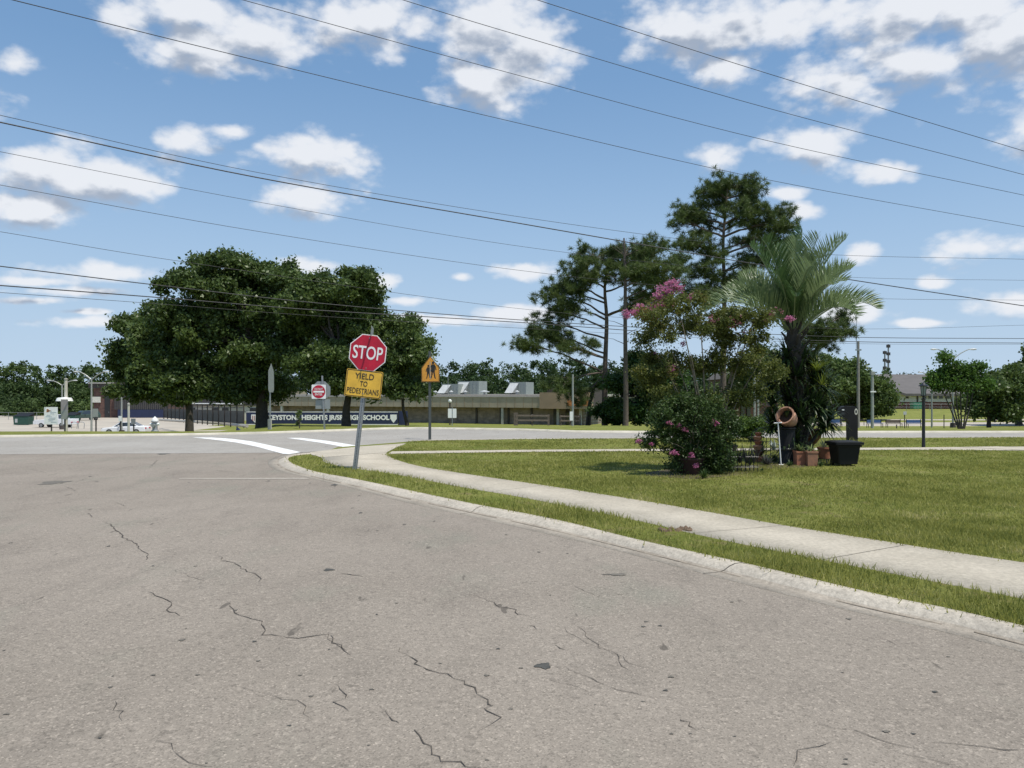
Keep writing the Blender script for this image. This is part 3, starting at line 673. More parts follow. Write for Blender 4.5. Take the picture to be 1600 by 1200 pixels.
pine('pine_tree', [b, P(945, 620, D), P(946, 560, D), P(948, 500, D), P(945, 450, D), P(950, 410, D)], .26,
 [(925,400,34,16,9),(960,395,28,14,7),(905,420,30,18,9),(985,405,24,20,7),(875,450,26,14,8),(860,462,18,12,5),(905,450,26,14,6),(895,480,26,14,7),(850,520,34,14,9),(825,540,24,12,7),(870,530,34,12,8),(905,545,34,12,7),(880,490,24,12,5),(990,440,26,16,6),(1010,470,24,16,5),(930,440,30,14,6),(990,480,20,12,4),(880,600,30,14,7),(905,620,20,12,5),(845,500,18,9,3),(960,420,24,14,5)],
 D, 'spreading pine with wide tiers of branches, second trunk left of the garden bed', 0)
D = 55; b = base(978, D)
pine('pine_tree', [b, P(978, 600, D), P(977, 520, D), P(977, 440, D), P(976, 400, D), P(975, 372, D)], .2,
 [(1010,400,26,20,8),(1020,385,20,12,5),(1000,430,28,18,8),(1035,425,28,18,9),(1060,415,18,14,4),(1050,440,20,12,4),(1020,460,26,14,4)],
 D, 'slender straight pine with a bare dead top beside the spreading pine', 0,
 dead=[(P(976,400,D), P(955+i*6, 372+abs(i-4)*3, D+random.uniform(-1, 1)), .03, .008, .1, 5, 5) for i in range(9)]+[(P(977, 440+i*14, D), P(977+random.choice([-1, 1])*random.uniform(14, 38), 430+i*14, D+random.uniform(-1.5, 1.5)), .03, .008, .1, 5, 5) for i in range(9)])
D = 62; b = base(1130, D)
pine('pine_tree', [b, P(1130, 600, D), P(1131, 520, D), P(1132, 450, D), P(1130, 380, D), P(1136, 300, D)], .28,
 [(1140,290,40,18,14),(1110,300,22,18,7),(1170,300,26,20,9),(1090,330,26,18,8),(1065,345,20,14,6),(1100,350,24,16,7),(1180,330,28,22,10),(1200,350,24,20,8),(1225,345,16,18,5),(1155,340,30,20,8),(1080,380,26,16,8),(1110,395,28,16,7),(1180,375,30,20,8),(1225,370,22,18,6),(1215,395,26,18,7),(1170,410,34,18,8),(1110,430,36,22,10),(1150,440,36,20,8),(1090,455,28,20,7),(1115,465,34,18,8),(1225,328,8,10,2),(1065,330,10,8,2),(1130,320,30,18,6)],
 D, 'tallest pine, its full crown rising above the palm and flowering bush', 0)
D = 66; b = base(1262, D)
pine('pine_tree', [b, P(1262, 600, D), P(1264, 560, D), P(1270, 520, D)], .2,
 [(1300,510,24,14,8),(1318,495,12,16,5),(1270,520,26,16,7),(1320,520,14,14,4),(1285,540,26,14,6),(1250,545,24,16,5),(1245,515,20,12,4)],
 D, 'low dark pine behind the palm, poking out right of its trunk', 0)
# cabbage palm and small trees near the end of the school
def fanpalm(px, D, ytop, label, r, leanpx):
    b = base(px, D); t = thing('cabbage_palm', b, label, 'palm tree'); top = P(px+leanpx, ytop, D)
    MB().tube([b-Vector((0, 0, .3)), b.lerp(top, .5)+Vector((-.1, 0, 0)), top], [.2, .17, .16], 9).build('trunk', M_bark, t, smooth=True)
    V = []; Fc = []
    for i in range(34):
        d = Vector(unit(1)[0]); d.z = abs(d.z)*.9-.25; d.normalize(); c = top+d*r*.55; s = d.cross(Vector((0, 0, 1))).normalized(); u = s.cross(d)
        for k in range(15):
            a = (k-7)*.2; q = (d*math.cos(a)+s*math.sin(a)); e = c+q*r*.6+Vector((0, 0, -.22*r*abs(a))); w = u*.03+s*.02; bb = len(V)
            V += [tuple(c-w), tuple(c+w), tuple(e)]; Fc.append((bb, bb+1, bb+2))
    link('crown', mesh_np(V, Fc), M_oak2, t)
fanpalm(918, 62, 603, 'small leaning cabbage palm by the brown end of the school building', 1.3, 10)
# dense evergreen mass right of the school end
D = 58
oak('evergreen_bush', [base(975, D), P(975, 640, D), P(970, 620, D)], .12, [(955,645,28,24),(990,640,32,28),(1015,600,30,34),(970,600,24,26),(1040,640,30,28),(1000,570,22,24),(1050,590,30,34),(1085,640,30,28)],
  D, 'dense dark evergreen thicket between the school building and the flowering bush', 'bush', .8, 330, 110, .13, leafmat('thicket_leaf', (.02, .045, .012), (.06, .12, .025), .35, .5, .4, (.1, .17, .04)), .8, nlimb=10)
D = 75
oak('evergreen_tree', [base(1140, D), P(1140, 630, D), P(1145, 600, D)], .15, [(1120,620,40,34),(1165,610,36,36),(1200,600,36,40),(1240,610,36,40),(1190,560,34,22),(1230,565,30,26)],
  D, 'dark green tree filling the gap behind the flowering bush and palm trunk', 'tree', .7, 300, 90, .16, M_oak, 1.0, nlimb=10)
# rounded trees behind the mailbox
D = 118
oak('spreading_tree', [base(1300, D), P(1302, 640, D), P(1300, 620, D)], .3, [(1275,575,36,28),(1300,600,44,34),(1340,600,40,30),(1360,625,34,22),(1270,620,36,24),(1325,575,26,18),(1385,625,16,18),(1340,640,44,12)],
  D, 'wide rounded tree at the edge of the school field behind the mailbox', 'tree', .9, 420, 90, .27, M_oak2, 1.6, nlimb=12)
D = 100
oak('spreading_tree', [base(1592, D), P(1590, 640, D), P(1585, 620, D)], .4, [(1590,590,40,30),(1620,570,40,30),(1570,615,34,24),(1600,625,40,20),(1660,600,50,40),(1560,600,22,16),(1640,560,26,14)],
  D, 'large dark shade tree at the right edge of the picture', 'tree', .9, 380, 90, .25, M_oak, 1.5, nlimb=14)
D = 88
oak('shade_tree', [base(1545, D), P(1545, 650, D), P(1540, 630, D)], .22, [(1545,612,36,24),(1520,635,26,16),(1565,635,34,20),(1585,600,30,26),(1575,648,26,14)],
  D, 'low dark rounded tree right of the small multi stem tree', 'tree', .9, 200, 80, .2, M_oak, 1.1, nlimb=10)
# small multi-stem tree at the far kerb
D = 34.5; b = base(1503, D); t = thing('ornamental_tree', b, 'small bright green tree with several fanned stems beyond the far kerb', 'tree')
L = img_lobes([(1480,578,12,14),(1465,592,16,12),(1490,590,18,14),(1515,585,18,14),(1530,572,10,8),(1500,600,26,12),(1465,602,14,8),(1478,560,8,9),(1535,590,12,10),(1475,552,5,4),(1540,600,12,8),(1458,586,8,6),(1500,575,10,6)], D, .8, .25)
(V, Fc), c = foliage(L, 190, .3, 55, .065, .6, .2); link('crown', mesh_np(V, Fc), leafmat('ornamental_leaf', (.04, .08, .015), (.10, .19, .03), .4, .5, .6, (.16, .26, .05)), t)
mb = MB()
for (ex, ey) in ((1480,600),(1490,585),(1500,600),(1515,595),(1525,590),(1470,605)):
    q = P(ex, ey, D+random.uniform(-.3, .3)); k = P(1503+(ex-1503)*.55, 638, D); mb.tube([b+Vector(((ex-1503)*.004, 0, -.05)), k, q], [.038, .028, .015], 7)
    for z in range(5): limb(mb, q.lerp(k, random.random()*.5), c[rng.integers(len(c))], .018, .006, .1, 4, 5)
mb.build('trunk', M_bark, t, smooth=True)
# far woods: one mass
def woods(name, rows, label, m, cr, size, per, ncl, shell=.35):
    L = []
    for (x0, x1, ytop, D, step, rr) in rows:
        px = x0
        while px < x1:
            D2 = D+random.uniform(-6, 6); yt = (np.interp(px, [q[0] for q in ytop], [q[1] for q in ytop]) if not isinstance(ytop, (int, float)) else ytop)+random.uniform(-3, 5)
            z1 = EYE-(yt-HY)/F*D2; x = (px-800)/F*D2; z0 = -3.2; r = rr*random.uniform(.75, 1.2); h = z1-z0
            L.append((x, D2, z1-h*.34, r, r, h*.36)); L.append((x+random.uniform(-2, 2), D2-1.5, z0+h*.28, r*1.05, r, h*.32))
            if random.random() < .5: L.append((x+random.uniform(-2, 2), D2, z1-1.2, r*.45, r*.45, 1.7))
            px += step*random.uniform(.7, 1.3)
    (V, Fc), c = foliage(L, ncl, cr, per, size, .6, shell); o = link(name, mesh_np(V, Fc), m); tag(o, label, 'woods', kind='stuff'); return o
M_farL = leafmat('wood_leaf_light', (.025, .05, .014), (.075, .12, .03), .3, .7, .05, (.14, .19, .05))
woods('distant_woods', [(-420, 300, [(-420,560),(0,562),(60,572),(100,569),(170,572),(300,570)], 190, 26, 5.5),(-420,300,600,172,24,4.5),(-420,300,622,163,24,4.2)], 'wooded skyline behind the parking lot on the left', M_farL, 1.15, .33, 42, 4200)
woods('distant_woods', [(300, 1130, [(300,560),(640,562),(700,566),(760,560),(800,568),(870,562),(940,568),(1130,566)], 200, 24, 5.5),(560,1130,590,180,26,5),(560,1130,612,172,22,4.5)], 'unbroken dark green woods behind the flat school roof', M_far, 1.15, .33, 42, 4800)
woods('distant_woods', [(1130, 2050, [(1130,572),(1400,580),(1600,578),(2050,575)], 330, 18, 7)], 'low distant tree line over the gabled building roof', M_far, 2.2, .6, 40, 700)
M_hedge = leafmat('hedge_leaf', (.02, .05, .012), (.06, .12, .025), .3, .6, .5, (.09, .16, .03))
def shrub(px, D, w, h, label, m=None, n=60, per=70, size=.05, cat='bush', name='shrub', cr=.2):
    b = base(px, D); t = thing(name, b, label, cat); r = w/2
    L = [(b.x+random.uniform(-.4, .4)*r, b.y+random.uniform(-.3, .3)*r, b.z+h*random.uniform(.4, .62), r*.66, r*.6, h*.42) for i in range(5)]
    (V, Fc), c = foliage(L, n, cr, per, size, .55, .3, drop=b.z+.02); link('foliage', mesh_np(V, Fc), m or M_hedge, t)
    mb = MB()
    for i in rng.choice(len(c), 14): mb.tube([b+Vector((random.uniform(-.1, .1), 0, -.03)), Vector(c[i])], [.018, .006], 5)
    mb.build('stem', M_bark, t); return t
# ================================================================ BUILDINGS
brickmat('school_brick', (.30, .235, .18), (.22, .17, .13), (.30, .27, .23), bw=.6, rh=.2)
brickmat('dark_brick', (.16, .085, .065), (.11, .06, .05), (.14, .12, .11), bw=.6, rh=.2)
brickmat('far_brick', (.20, .075, .055), (.14, .055, .045), (.2, .15, .13), bw=.8, rh=.3)
M_fas = mat('tan_fascia', (.42, .35, .255), .7, c2=(.33, .275, .20), scale=.6)
M_fas2 = mat('brown_fascia', (.36, .25, .16), .7, c2=(.28, .20, .13), scale=.6)
M_cap = mat('roof_coping', (.38, .36, .32), .6)
M_roof = mat('flat_roof', (.30, .29, .27), .9)
M_dark = mat('dark_opening', (.02, .02, .022), .3)
M_pier = mat('dark_pier', (.06, .05, .045), .8)
M_grey = mat('grey_metal', (.33, .34, .31), .45, metal=.2, var=.08)
M_galv = mat('galvanised_steel', (.34, .35, .35), .45, metal=.7, var=.15, scale=20)
M_hv = mat('hvac_metal', (.24, .27, .25), .5, var=.1, scale=1)
M_hvw = mat('hvac_white', (.45, .46, .45), .5)
M_navy = mat('navy', (.018, .028, .075), .7, var=.15, scale=1)
M_wht = mat('white_enamel', (.84, .84, .81), .5, var=.05)
M_rib = mat('ribbed_panel', (.045, .042, .045), .8)
M_conc = mat('light_wall', (.55, .52, .45), .85, var=.1, scale=.5)
M_wood = mat('weathered_wood', (.13, .105, .085), .9, var=.3, scale=8)
M_bk = mat('black_paint', (.012, .012, .014), .35, var=.2)
M_glass = mat('dark_glass', (.03, .04, .05), .08, var=.1, spec=.8)

# centre block: local frame, u runs from the right end along the front, v into depth
p0 = Vector((9.0, 97, 0)); p1 = Vector((-37, 117, 0)); du = (p1-p0).normalized(); dv = Vector((-du.y, du.x, 0));
if dv.y < 0: dv = -dv
UL = (p1-p0).length; ZB = -2.75
ang = math.atan2(du.y, du.x)
def uv(u, v, z): return p0+du*u+dv*v+Vector((0, 0, z))
def Mloc(o=p0): # local x runs left to right along the facade, y into depth
    return Matrix.Translation(o) @ Matrix.Rotation(math.atan2(-du.y, -du.x), 4, 'Z')
school = thing('school_building', p0+Vector((0, 0, ZB)), 'long flat roofed tan and brick school building across the street', 'building', rot=(0, 0, math.atan2(-du.y, -du.x)))
def LB(): return MB()
def ub(mb, u0, u1, v0, v1, z0, z1): return mb.box(-u1, -u0, v0, v1, z0-ZB, z1-ZB)
m = ub(LB(), 0, UL, 0, 30, ZB-1, -.25); m.build('wall', MATS['school_brick'], school, local=True)
def u_of(px, v=0):   # facade coordinate seen at a picture column
    a = (px-800)/F; q = p0+dv*v; return (a*q.y-q.x)/(du.x-a*du.y)
rf = ub(LB(), -.3, UL+.3, .35, 30.3, 1.2, 1.5).build('roof', M_cap, school, local=True)
ub(LB(), 0, UL, .8, 29.8, .9, 1.35).build('roof_surface', M_roof, rf, local=True)
fa = LB(); ub(fa, 5.2, UL+.8, -1.25, .34, -.22, 1.12)
fa.build('fascia', M_fas, school, local=True)
sm = LB(); u = 6.4
while u < UL: ub(sm, u, u+.045, -1.275, -1.25, -.2, 1.1); u += 1.22
o = sm.build('fascia_seams', M_fas2, school, local=True); o['kind'] = 'stuff'
ub(LB(), 5.2, UL+.8, -1.32, -1.22, 1.12, 1.22).build('coping', M_cap, school, local=True)
tb = LB(); ub(tb, -1.2, 5.15, -2.0, .33, -.3, 1.75); tb.build('entrance_fascia', M_fas2, school, local=True)
ub(LB(), -1.0, 5.0, .34, 6, .0, 2.3).build('entrance_parapet', M_pier, school, local=True)
ub(LB(), -1.6, 1.4, -2.05, -1.95, .1, .75).build('entrance_sign', mat('orange_sign', (.55, .20, .06), .6, var=.25, scale=3), school, local=True)
for px in (745, 795, 831, 870):
    uu = u_of(px); ub(LB(), uu-.12, uu+.12, -.16, .0, ZB, -.26).build('pier', M_pier, school, local=True)
def door(px0, px1, name='door'):
    a, b = u_of(px1), u_of(px0); d = ub(LB(), a, b, -.07, -.005, ZB+.02, -.24).build(name, M_pier, school, local=True)
    ub(LB(), a+.12, b-.12, -.09, -.072, ZB+.35, ZB+1.9).build('pane', M_glass, d, local=True)
door(781, 788); door(865, 873); door(884, 893); door(917, 924); door(702, 705, 'recess')
for px in (790, 876, 897, 911):
    uu = u_of(px); ub(LB(), uu-.16, uu+.16, -1.1, -.8, ZB, -.24).build('column', M_cap, school, local=True)
for px in (430, 448, 520):
    uu = u_of(px); ub(LB(), uu-.18, uu+.18, -1.2, -.9, ZB, -.24).build('column', M_conc, school, local=True)
mb = LB(); ub(mb, u_of(905), u_of(620), -.03, -.006, ZB, ZB+.25); mb.build('plinth', M_pier, school, local=True)
# roof units
def rbox(px0, px1, y0, y1, v, dep, m, name, par=None, sl=0):
    D = (p0+dv*v).y; a, b = u_of(px1, v), u_of(px0, v); q = p0+du*(a+b)/2+dv*v; zt = EYE-(y0-HY)/F*q.y; zb = min(EYE-(y1-HY)/F*q.y, 1.4)
    mb = LB(); ub(mb, a, b, v, v+dep, zb, zt); return mb, a, b, zb, zt
hv = [(690, 716, 600, 616, 12), (715, 748, 595.5, 616, 14), (795, 822, 597, 616, 12), (871, 900, 606, 618, 8)]
for (a0, a1, y0, y1, v) in hv:
    mb, a, b, zb, zt = rbox(a0, a1, y0, y1, v, 3, M_hv, 'hvac')
    r = thing('roof_unit', school.location+du*((a+b)/2)+dv*v+Vector((0, 0, zb-ZB)), '', 'air conditioner', 'air handling units on the school roof', rot=(0, 0, school.rotation_euler.z))
    w = b-a; h = zt-zb
    MB().box(-w/2, w/2, 0, 3, -.1, h).build('housing', M_hv, r, local=True)
    rb = MB()
    for i in range(6): rb.box(-w/2+w*(i+.4)/6, -w/2+w*(i+.4)/6+.05, -.03, -.002, 0, h-.1)
    rb.build('ribs', M_galv, r, local=True)
    if a0 != 871:
        hd = MB(); hd.add([(-w/2-.15, -1.3, h*.15), (-w/2+w*.4, -1.3, h*.15), (-w/2+w*.5+.2, -.04, h*.92), (-w/2+.25, -.04, h*.92), (-w/2-.15, -.04, h*.15), (-w/2+w*.4, -.04, h*.15)], [(0, 1, 2, 3), (0, 3, 4), (1, 5, 2), (0, 4, 5, 1)])
        hd.build('intake_hood', M_hvw, r, local=True)
    r['label'] = {690: 'low leftmost grey air unit with white hood on the school roof', 715: 'taller grey air unit with white hood, second from left on the school roof', 795: 'grey air unit with white hood standing alone mid roof', 871: 'grey air unit without hood on the roof near the cabbage palm'}[a0]
for px, y in ((705, 613), (727, 613), (757, 613), (808, 613), (680, 611)):
    v = 5; uu = u_of(px, v); loc = school.location+du*uu+dv*v+Vector((0, 0, 1.35-ZB))
    r = thing('roof_vent', loc, 'small white vent on the school roof, ' + {705: 'below the leftmost air unit', 727: 'below the tall air unit', 757: 'wide one on its own between the air units', 808: 'below the lone mid roof air unit', 680: 'left of all the air units'}[px], 'vent', 'small vents along the school roof')
    MB().lathe([(0, .5), (.16, .5), (.16, .0)], n=10).build('pipe', M_galv, r, local=True); MB().lathe([(0, .72), (.3 if px != 757 else .7, .55), (.3 if px != 757 else .7, .45), (0, .45)], n=12).build('cap', M_hvw, r, local=True)
q = school.location+du*u_of(700, 9)+dv*9+Vector((0, 0, 1.35-ZB)); t = thing('roof_mast', q, 'thin pole standing on the school roof by the air units', 'mast'); MB().tube([(0, 0, 0), (0, 0, 2.9)], .035, 6).build('pole', M_galv, t, local=True)

# banner on the front (hangs on a dark frame before the wall)
bz0 = EYE-(662.5-HY)/F*82; bz1 = EYE-(642.5-HY)/F*82
bD = 80; bx0 = (384-800)/F*bD; bx1 = (622-800)/F*bD; bh = (bz1-bz0); bc = Vector(((bx0+bx1)/2, bD, bz0))
ban = thing('school_banner', bc, 'long navy banner reading KEYSTONE HEIGHTS JR/SR HIGH SCHOOL in white capitals', 'banner', rot=(0, 0, R(-1)))
bw = bx1-bx0; MB().box(-bw/2, bw/2, -.02, .02, 0, bh).build('cloth', M_navy, ban, local=True)
st = MB(); st.box(-bw/2, bw/2, -.03, -.021, bh-.07, bh-.0); st.box(-bw/2, bw/2, -.03, -.021, .0, .07); st.build('border', M_wht, ban, local=True)
put_text('KEYSTONE HEIGHTS JR/SR HIGH SCHOOL', bw*.80, bh*.50, Matrix.Translation((bw*.045, -.034, bh*.5)), M_wht, ban, bold=.045, name='lettering')
for i, (ex, s) in enumerate(((-bw/2+.95, 1), (bw/2-.45, .8))):
    em = MB().add([(ex-.42*s, -.035, bh*.78), (ex+.42*s, -.035, bh*.78), (ex+.42*s, -.035, bh*.45), (ex, -.035, bh*.14), (ex-.42*s, -.035, bh*.45)], [(0, 1, 2, 3, 4)]); em.build('crest', M_wht, ban, local=True)
em = MB(); ex = -bw/2+.95
for k in range(4): em.box(ex-.3+k*.17, ex-.22+k*.17, -.042, -.037, bh*.3, bh*.7)
em.build('crest_bars', mat('crest_red', (.25, .03, .05), .6), ban, local=True)
fence_b = thing('banner_frame', Vector((bc.x, bD+.35, bz0)), 'dark posts and rails holding the long navy banner', 'frame')
for i in range(9): MB().tube([(-bw/2+bw*i/8, 0, -.4), (-bw/2+bw*i/8, 0, bh+.1)], .04, 6).build('post', M_bk, fence_b, local=True)
MB().tube([(-bw/2-.3, .0, bh), (bw/2+.8, .0, bh)], .03, 6).build('rail', M_bk, fence_b, local=True)
MB().box(bw/2+.02, bw/2+.95, -.03, .03, -.05, bh+.05).build('end_panel', M_navy, fence_b, local=True)
# fallen banner end at the left
c = base(371, 70); t = thing('fallen_banner', c, 'crumpled navy banner slumped at the left end of the fence', 'banner')
V = []; nx, nz_ = 14, 8
for i in range(nx+1):
    for j in range(nz_+1):
        u, v = i/nx, j/nz_; V.append((-.3+1.6*u+.2*v, .15*math.sin(u*9+v*3)+.1*math.sin(v*7), .05+v*(.95-.75*u)+.05*math.sin(u*14)))
me = mesh_np(V, [(i*(nz_+1)+j, (i+1)*(nz_+1)+j, (i+1)*(nz_+1)+j+1, i*(nz_+1)+j+1) for i in range(nx) for j in range(nz_)]); link('cloth', me, M_navy, t, smooth=True, local=True)
MB().add([(-.1, -.2, .45), (.25, -.24, .3), (.32, -.24, .62), (0, -.2, .75)], [(0, 1, 2, 3)]).build('crest', mat('faded_white', (.35, .36, .4), .7), t, local=True)

# left wing
wz = -3.2; wc = Vector((-80, 146, wz)); 
wing = thing('school_wing', wc, 'dark brick and ribbed panel school wing shaded by the oaks on the left', 'building')
def W2(px, D=146): return (px-800)/F*D
MB().box(W2(146), W2(262), 146, 175, wz-.5, 2.6).build('wall', MATS['dark_brick'], wing)
MB().box(W2(140), W2(262), 145.6, 176, 2.62, 3.7).build('parapet', M_pier, wing)
MB().box(W2(140), W2(180), 145.4, 145.59, 3.5, 3.72).build('coping', M_cap, wing)
d = MB().box(W2(164), W2(172), 145.9, 145.99, wz, 1.2).build('door', M_dark, wing); MB().tube([(W2(171), 145.8, wz+1.1), (W2(171), 145.8, wz+1.4)], .03, 6).build('handle', M_galv, d)
MB().box(W2(166), W2(171), 145.86, 145.95, 1.45, 1.9).build('door_sign', mat('pinkish_sign', (.45, .36, .33), .8), wing)
MB().box(W2(145)-.2, W2(158), 145.7, 145.9, -.1, 1.0).build('window', mat('pale_window', (.62, .60, .52), .6), wing)
MB().box(W2(182), W2(262), 145.2, 145.9, -1.4, 2.6).build('ribbed_panel', M_rib, wing)
rb = MB()
for i in range(26): rb.box(W2(183)+i*.38, W2(183)+i*.38+.1, 145.1, 145.19, -1.4, 2.5)
rb.build('panel_ribs', mat('rib_edge', (.10, .095, .09), .8), wing)
MB().box(W2(188), W2(262), 145.0, 145.09, wz, -1.42).build('navy_band', M_navy, wing)
lk = thing('school_connector', Vector((-52, 128, -2.9)), 'shaded wall joining the school wing to the main school block', 'building')
MB().box(-54, -37.5, 128, 140, -3.4, 1.4).build('wall', M_conc, lk)
MB().box(-54.4, -37.5, 127.6, 140.2, 1.42, 2.0).build('fascia', M_fas, lk)
for px in (300, 336, 352, 395): d = MB().box((px-800)/F*127.9-.5, (px-800)/F*127.9+.5, 127.85, 127.95, -3, -.8).build('door', M_dark, lk)
MB().box(-54, -37.5, 127.7, 127.9, -.4, 1.0).build('window_band', M_rib, lk)

# iron fence with a white top rail running away beside the parking lot
def fence_line(name, label, pA, pB, hA, n, mpost, rails, cat='fence', rpost=.045):
    t = thing(name, pA, label, cat); 
    for i in range(n):
        u = i/(n-1); q = pA.lerp(pB, u); MB().tube([q-Vector((0, 0, .3)), q+Vector((0, 0, hA))], rpost, 6).build('post', mpost, t)
    for hh, r, mr in rails:
        MB().tube([pA+Vector((0, 0, hh)), pB+Vector((0, 0, hh))], r, 6).build('rail', mr, t)
    return t
pa = P(381, 664, 72); pb = P(256, 654, 100)
fl = fence_line('security_fence', 'tall dark bar fence with white top rail along the parking lot under the oaks', pa, pb, 2.0, 17, M_pier, [(1.98, .06, M_wht), (.15, .04, M_pier), (1.6, .03, M_pier)], rpost=.06)
bars = MB()
for i in range(100):
    q = pa.lerp(pb, i/99); bars.tube([q+Vector((0, 0, .12)), q+Vector((0, 0, 1.95))], .014, 4)
o = bars.build('bars', M_pier, fl); o['kind'] = 'stuff'
MB().add([tuple(pa+Vector((0, .05, .1))), tuple(pb+Vector((0, .05, .1))), tuple(pb+Vector((0, .05, 1.3))), tuple(pa+Vector((0, .05, 1.3)))], [(0, 1, 2, 3)]).build('screen', mat('grey_screen', (.13, .135, .13), .9, var=.2, scale=2), fl)
pk = [P(386, 665.5, 70), P(340, 661, 82), P(250, 656, 97)]
MB().tube(pk, .16, 6).build('curb_line', M_cap, None); tag(bpy.context.scene.objects['curb_line'], kind='structure'); bpy.context.scene.objects['curb_line'].name = 'parking_kerb'
# splitrail fence left of the pines
for (x0, x1, D, lab) in ((806, 857, 52, 'weathered brown rail fence with a thick left post on the school lawn'), (876, 906, 56, 'short weathered rail fence by the end of the school lawn')):
    a, b_ = base(x0, D), base(x1, D+1); t = thing('rail_fence', a, lab, 'fence')
    for i in range(3):
        q = a.lerp(b_, i/2); h = .75 if i or x0 > 850 else .85; w = .07 if i or x0 > 850 else .14
        MB().box(q.x-w, q.x+w, q.y-w, q.y+w, q.z-.3, q.z+h).build('post', M_wood, t)
    for h in (.3, .62): MB().add([(a.x, a.y-.16, a.z+h), (b_.x, b_.y-.16, b_.z+h), (b_.x, b_.y-.16, b_.z+h+.11), (a.x, a.y-.16, a.z+h+.11), (a.x, a.y-.12, a.z+h), (b_.x, b_.y-.12, b_.z+h), (b_.x, b_.y-.12, b_.z+h+.11), (a.x, a.y-.12, a.z+h+.11)], [(0, 1, 2, 3), (7, 6, 5, 4), (3, 2, 6, 7), (0, 4, 5, 1)]).build('rail', M_wood, t)

# right far building with gable roof
gD = 165; gz = -1.9
def gx(px): return (px-800)/F*gD
def gy(py): return EYE-(py-HY)/F*gD
gb = thing('gymnasium', Vector((gx(1480), gD, gz)), 'large grey roofed building with white upper wall and brick base beyond the field', 'building')
xL, xR = gx(1388), gx(1640); yb = gD+30
MB().box(xL+1, xR, gD+.5, yb, gz-.5, gy(628)).build('brick_wall', MATS['far_brick'], gb)
wp = MB(); wp.add([(xL+1, gD+.45, gy(628)), (xR, gD+.45, gy(628)), (xR, gD+.45, gy(614)), (gx(1412), gD+.45, gy(614)), (gx(1385), gD+.45, gy(603)), (gx(1385), gD+.45, gy(628))], [(0, 1, 2, 3, 4, 5)])
wp.prism([(xL, gy(628)), (xR, gy(628)), (xR, gy(615)), (gx(1412), gy(615)), (xL, gy(604))], gD+.45, gD+1.2); wp.v = wp.v[6:]; wp.f = [[i-6 for i in f] for f in wp.f[1:]]
wp.build('white_wall', mat('white_siding', (.62, .62, .60), .8), gb)
rf = MB(); rf.add([(xL-2, gD-1, gy(603)), (gx(1412), gD-1, gy(615)+.0), (xR+2, gD-1, gy(615)), (xR+2, gD+16, gy(582)), (xL+3, gD+16, gy(582)), (xL-2, gD-1, gy(603)-.5), (gx(1412), gD-1, gy(615)-.5), (xR+2, gD-1, gy(615)-.5), (xL-2, gD+33, gy(603)), (xR+2, gD+33, gy(612))],
   [(0, 1, 4), (1, 2, 3, 4), (0, 5, 6, 1), (1, 6, 7, 2), (0, 4, 8), (4, 3, 9, 8)])
rf.build('roof', mat('shingle_roof', (.115, .105, .10), .9, var=.12, scale=.4), gb)
for px in (1446, 1455, 1463, 1472, 1483, 1508, 1520):
    w = MB().box(gx(px-2.6), gx(px+2.6), gD+.32, gD+.44, gy(623), gy(617)).build('window', M_glass, gb)
MB().box(gx(1434), gx(1436), gD+.3, gD+.44, gz, gy(616)).build('downpipe', M_pier, gb)
MB().box(gx(1417), gx(1421), gD+.3, gD+.44, gy(622.5), gy(620)).build('wall_lamp', M_pier, gb)
# dark house glimpsed behind the flowering bush
hD = 80; hz = base(1170, hD).z; ho = thing('brown_house', Vector(((1170-800)/F*hD, hD, hz)), 'dark brown house mostly hidden behind the palm and flowering bush', 'building')
def hx(px): return (px-800)/F*hD
MB().box(hx(1140), hx(1218), hD+.5, hD+8, hz-.3, EYE-(592-HY)/F*hD).build('wall', mat('brown_wall', (.09, .05, .035), .8), ho)
MB().prism([(hx(1136), EYE-(592-HY)/F*hD+.02), (hx(1222), EYE-(592-HY)/F*hD+.02), (hx(1215), 3.9), (hx(1150), 3.9)], hD, hD+8.6).build('roof', mat('brown_roof', (.09, .08, .07), .9), ho)
for px in (1163, 1172): MB().box(hx(px-3), hx(px+3), hD+.4, hD+.49, hz+1.2, hz+2.6).build('window', M_glass, ho)

# ================================================================ SIGNS
M_red = mat('sign_red', (.46, .012, .035), .45, var=.22, scale=4, spec=.4)
M_yel = mat('sign_yellow', (.74, .44, .05), .5, var=.16, scale=5)
M_org = mat('sign_orange', (.66, .30, .04), .5, var=.12, scale=8)
M_sback = mat('sign_back', (.30, .32, .31), .55, metal=.3, var=.1)
M_blk = mat('sign_black', (.02, .018, .016), .6)
def rpoly(w, h, r, k=5):
    o = []
    for cx, cz, a0 in ((w/2-r, h/2-r, 0), (-w/2+r, h/2-r, 90), (-w/2+r, -h/2+r, 180), (w/2-r, -h/2+r, 270)):
        for i in range(k+1): a = R(a0+90*i/k); o.append((cx+r*math.cos(a), cz+r*math.sin(a)))
    return o
def octo(r): return [(r*math.cos(R(22.5+45*i))/math.cos(R(22.5)), r*math.sin(R(22.5+45*i))/math.cos(R(22.5))) for i in range(8)]
def off(poly, c): return [(x+c[0], z+c[1]) for x, z in poly]
def uchannel(mb, z0, z1, w=.06, d=.03, th=.006):
    mb.box(-w*.3, w*.3, -d/2, -d/2+th, z0, z1); mb.box(-w*.3-th, -w*.3, -d/2, d/2, z0, z1); mb.box(w*.3, w*.3+th, -d/2, d/2, z0, z1)
    mb.box(-w/2-.004, -w*.3-th, d/2-th, d/2, z0, z1); mb.box(w*.3+th, w/2+.004, d/2-th, d/2, z0, z1)
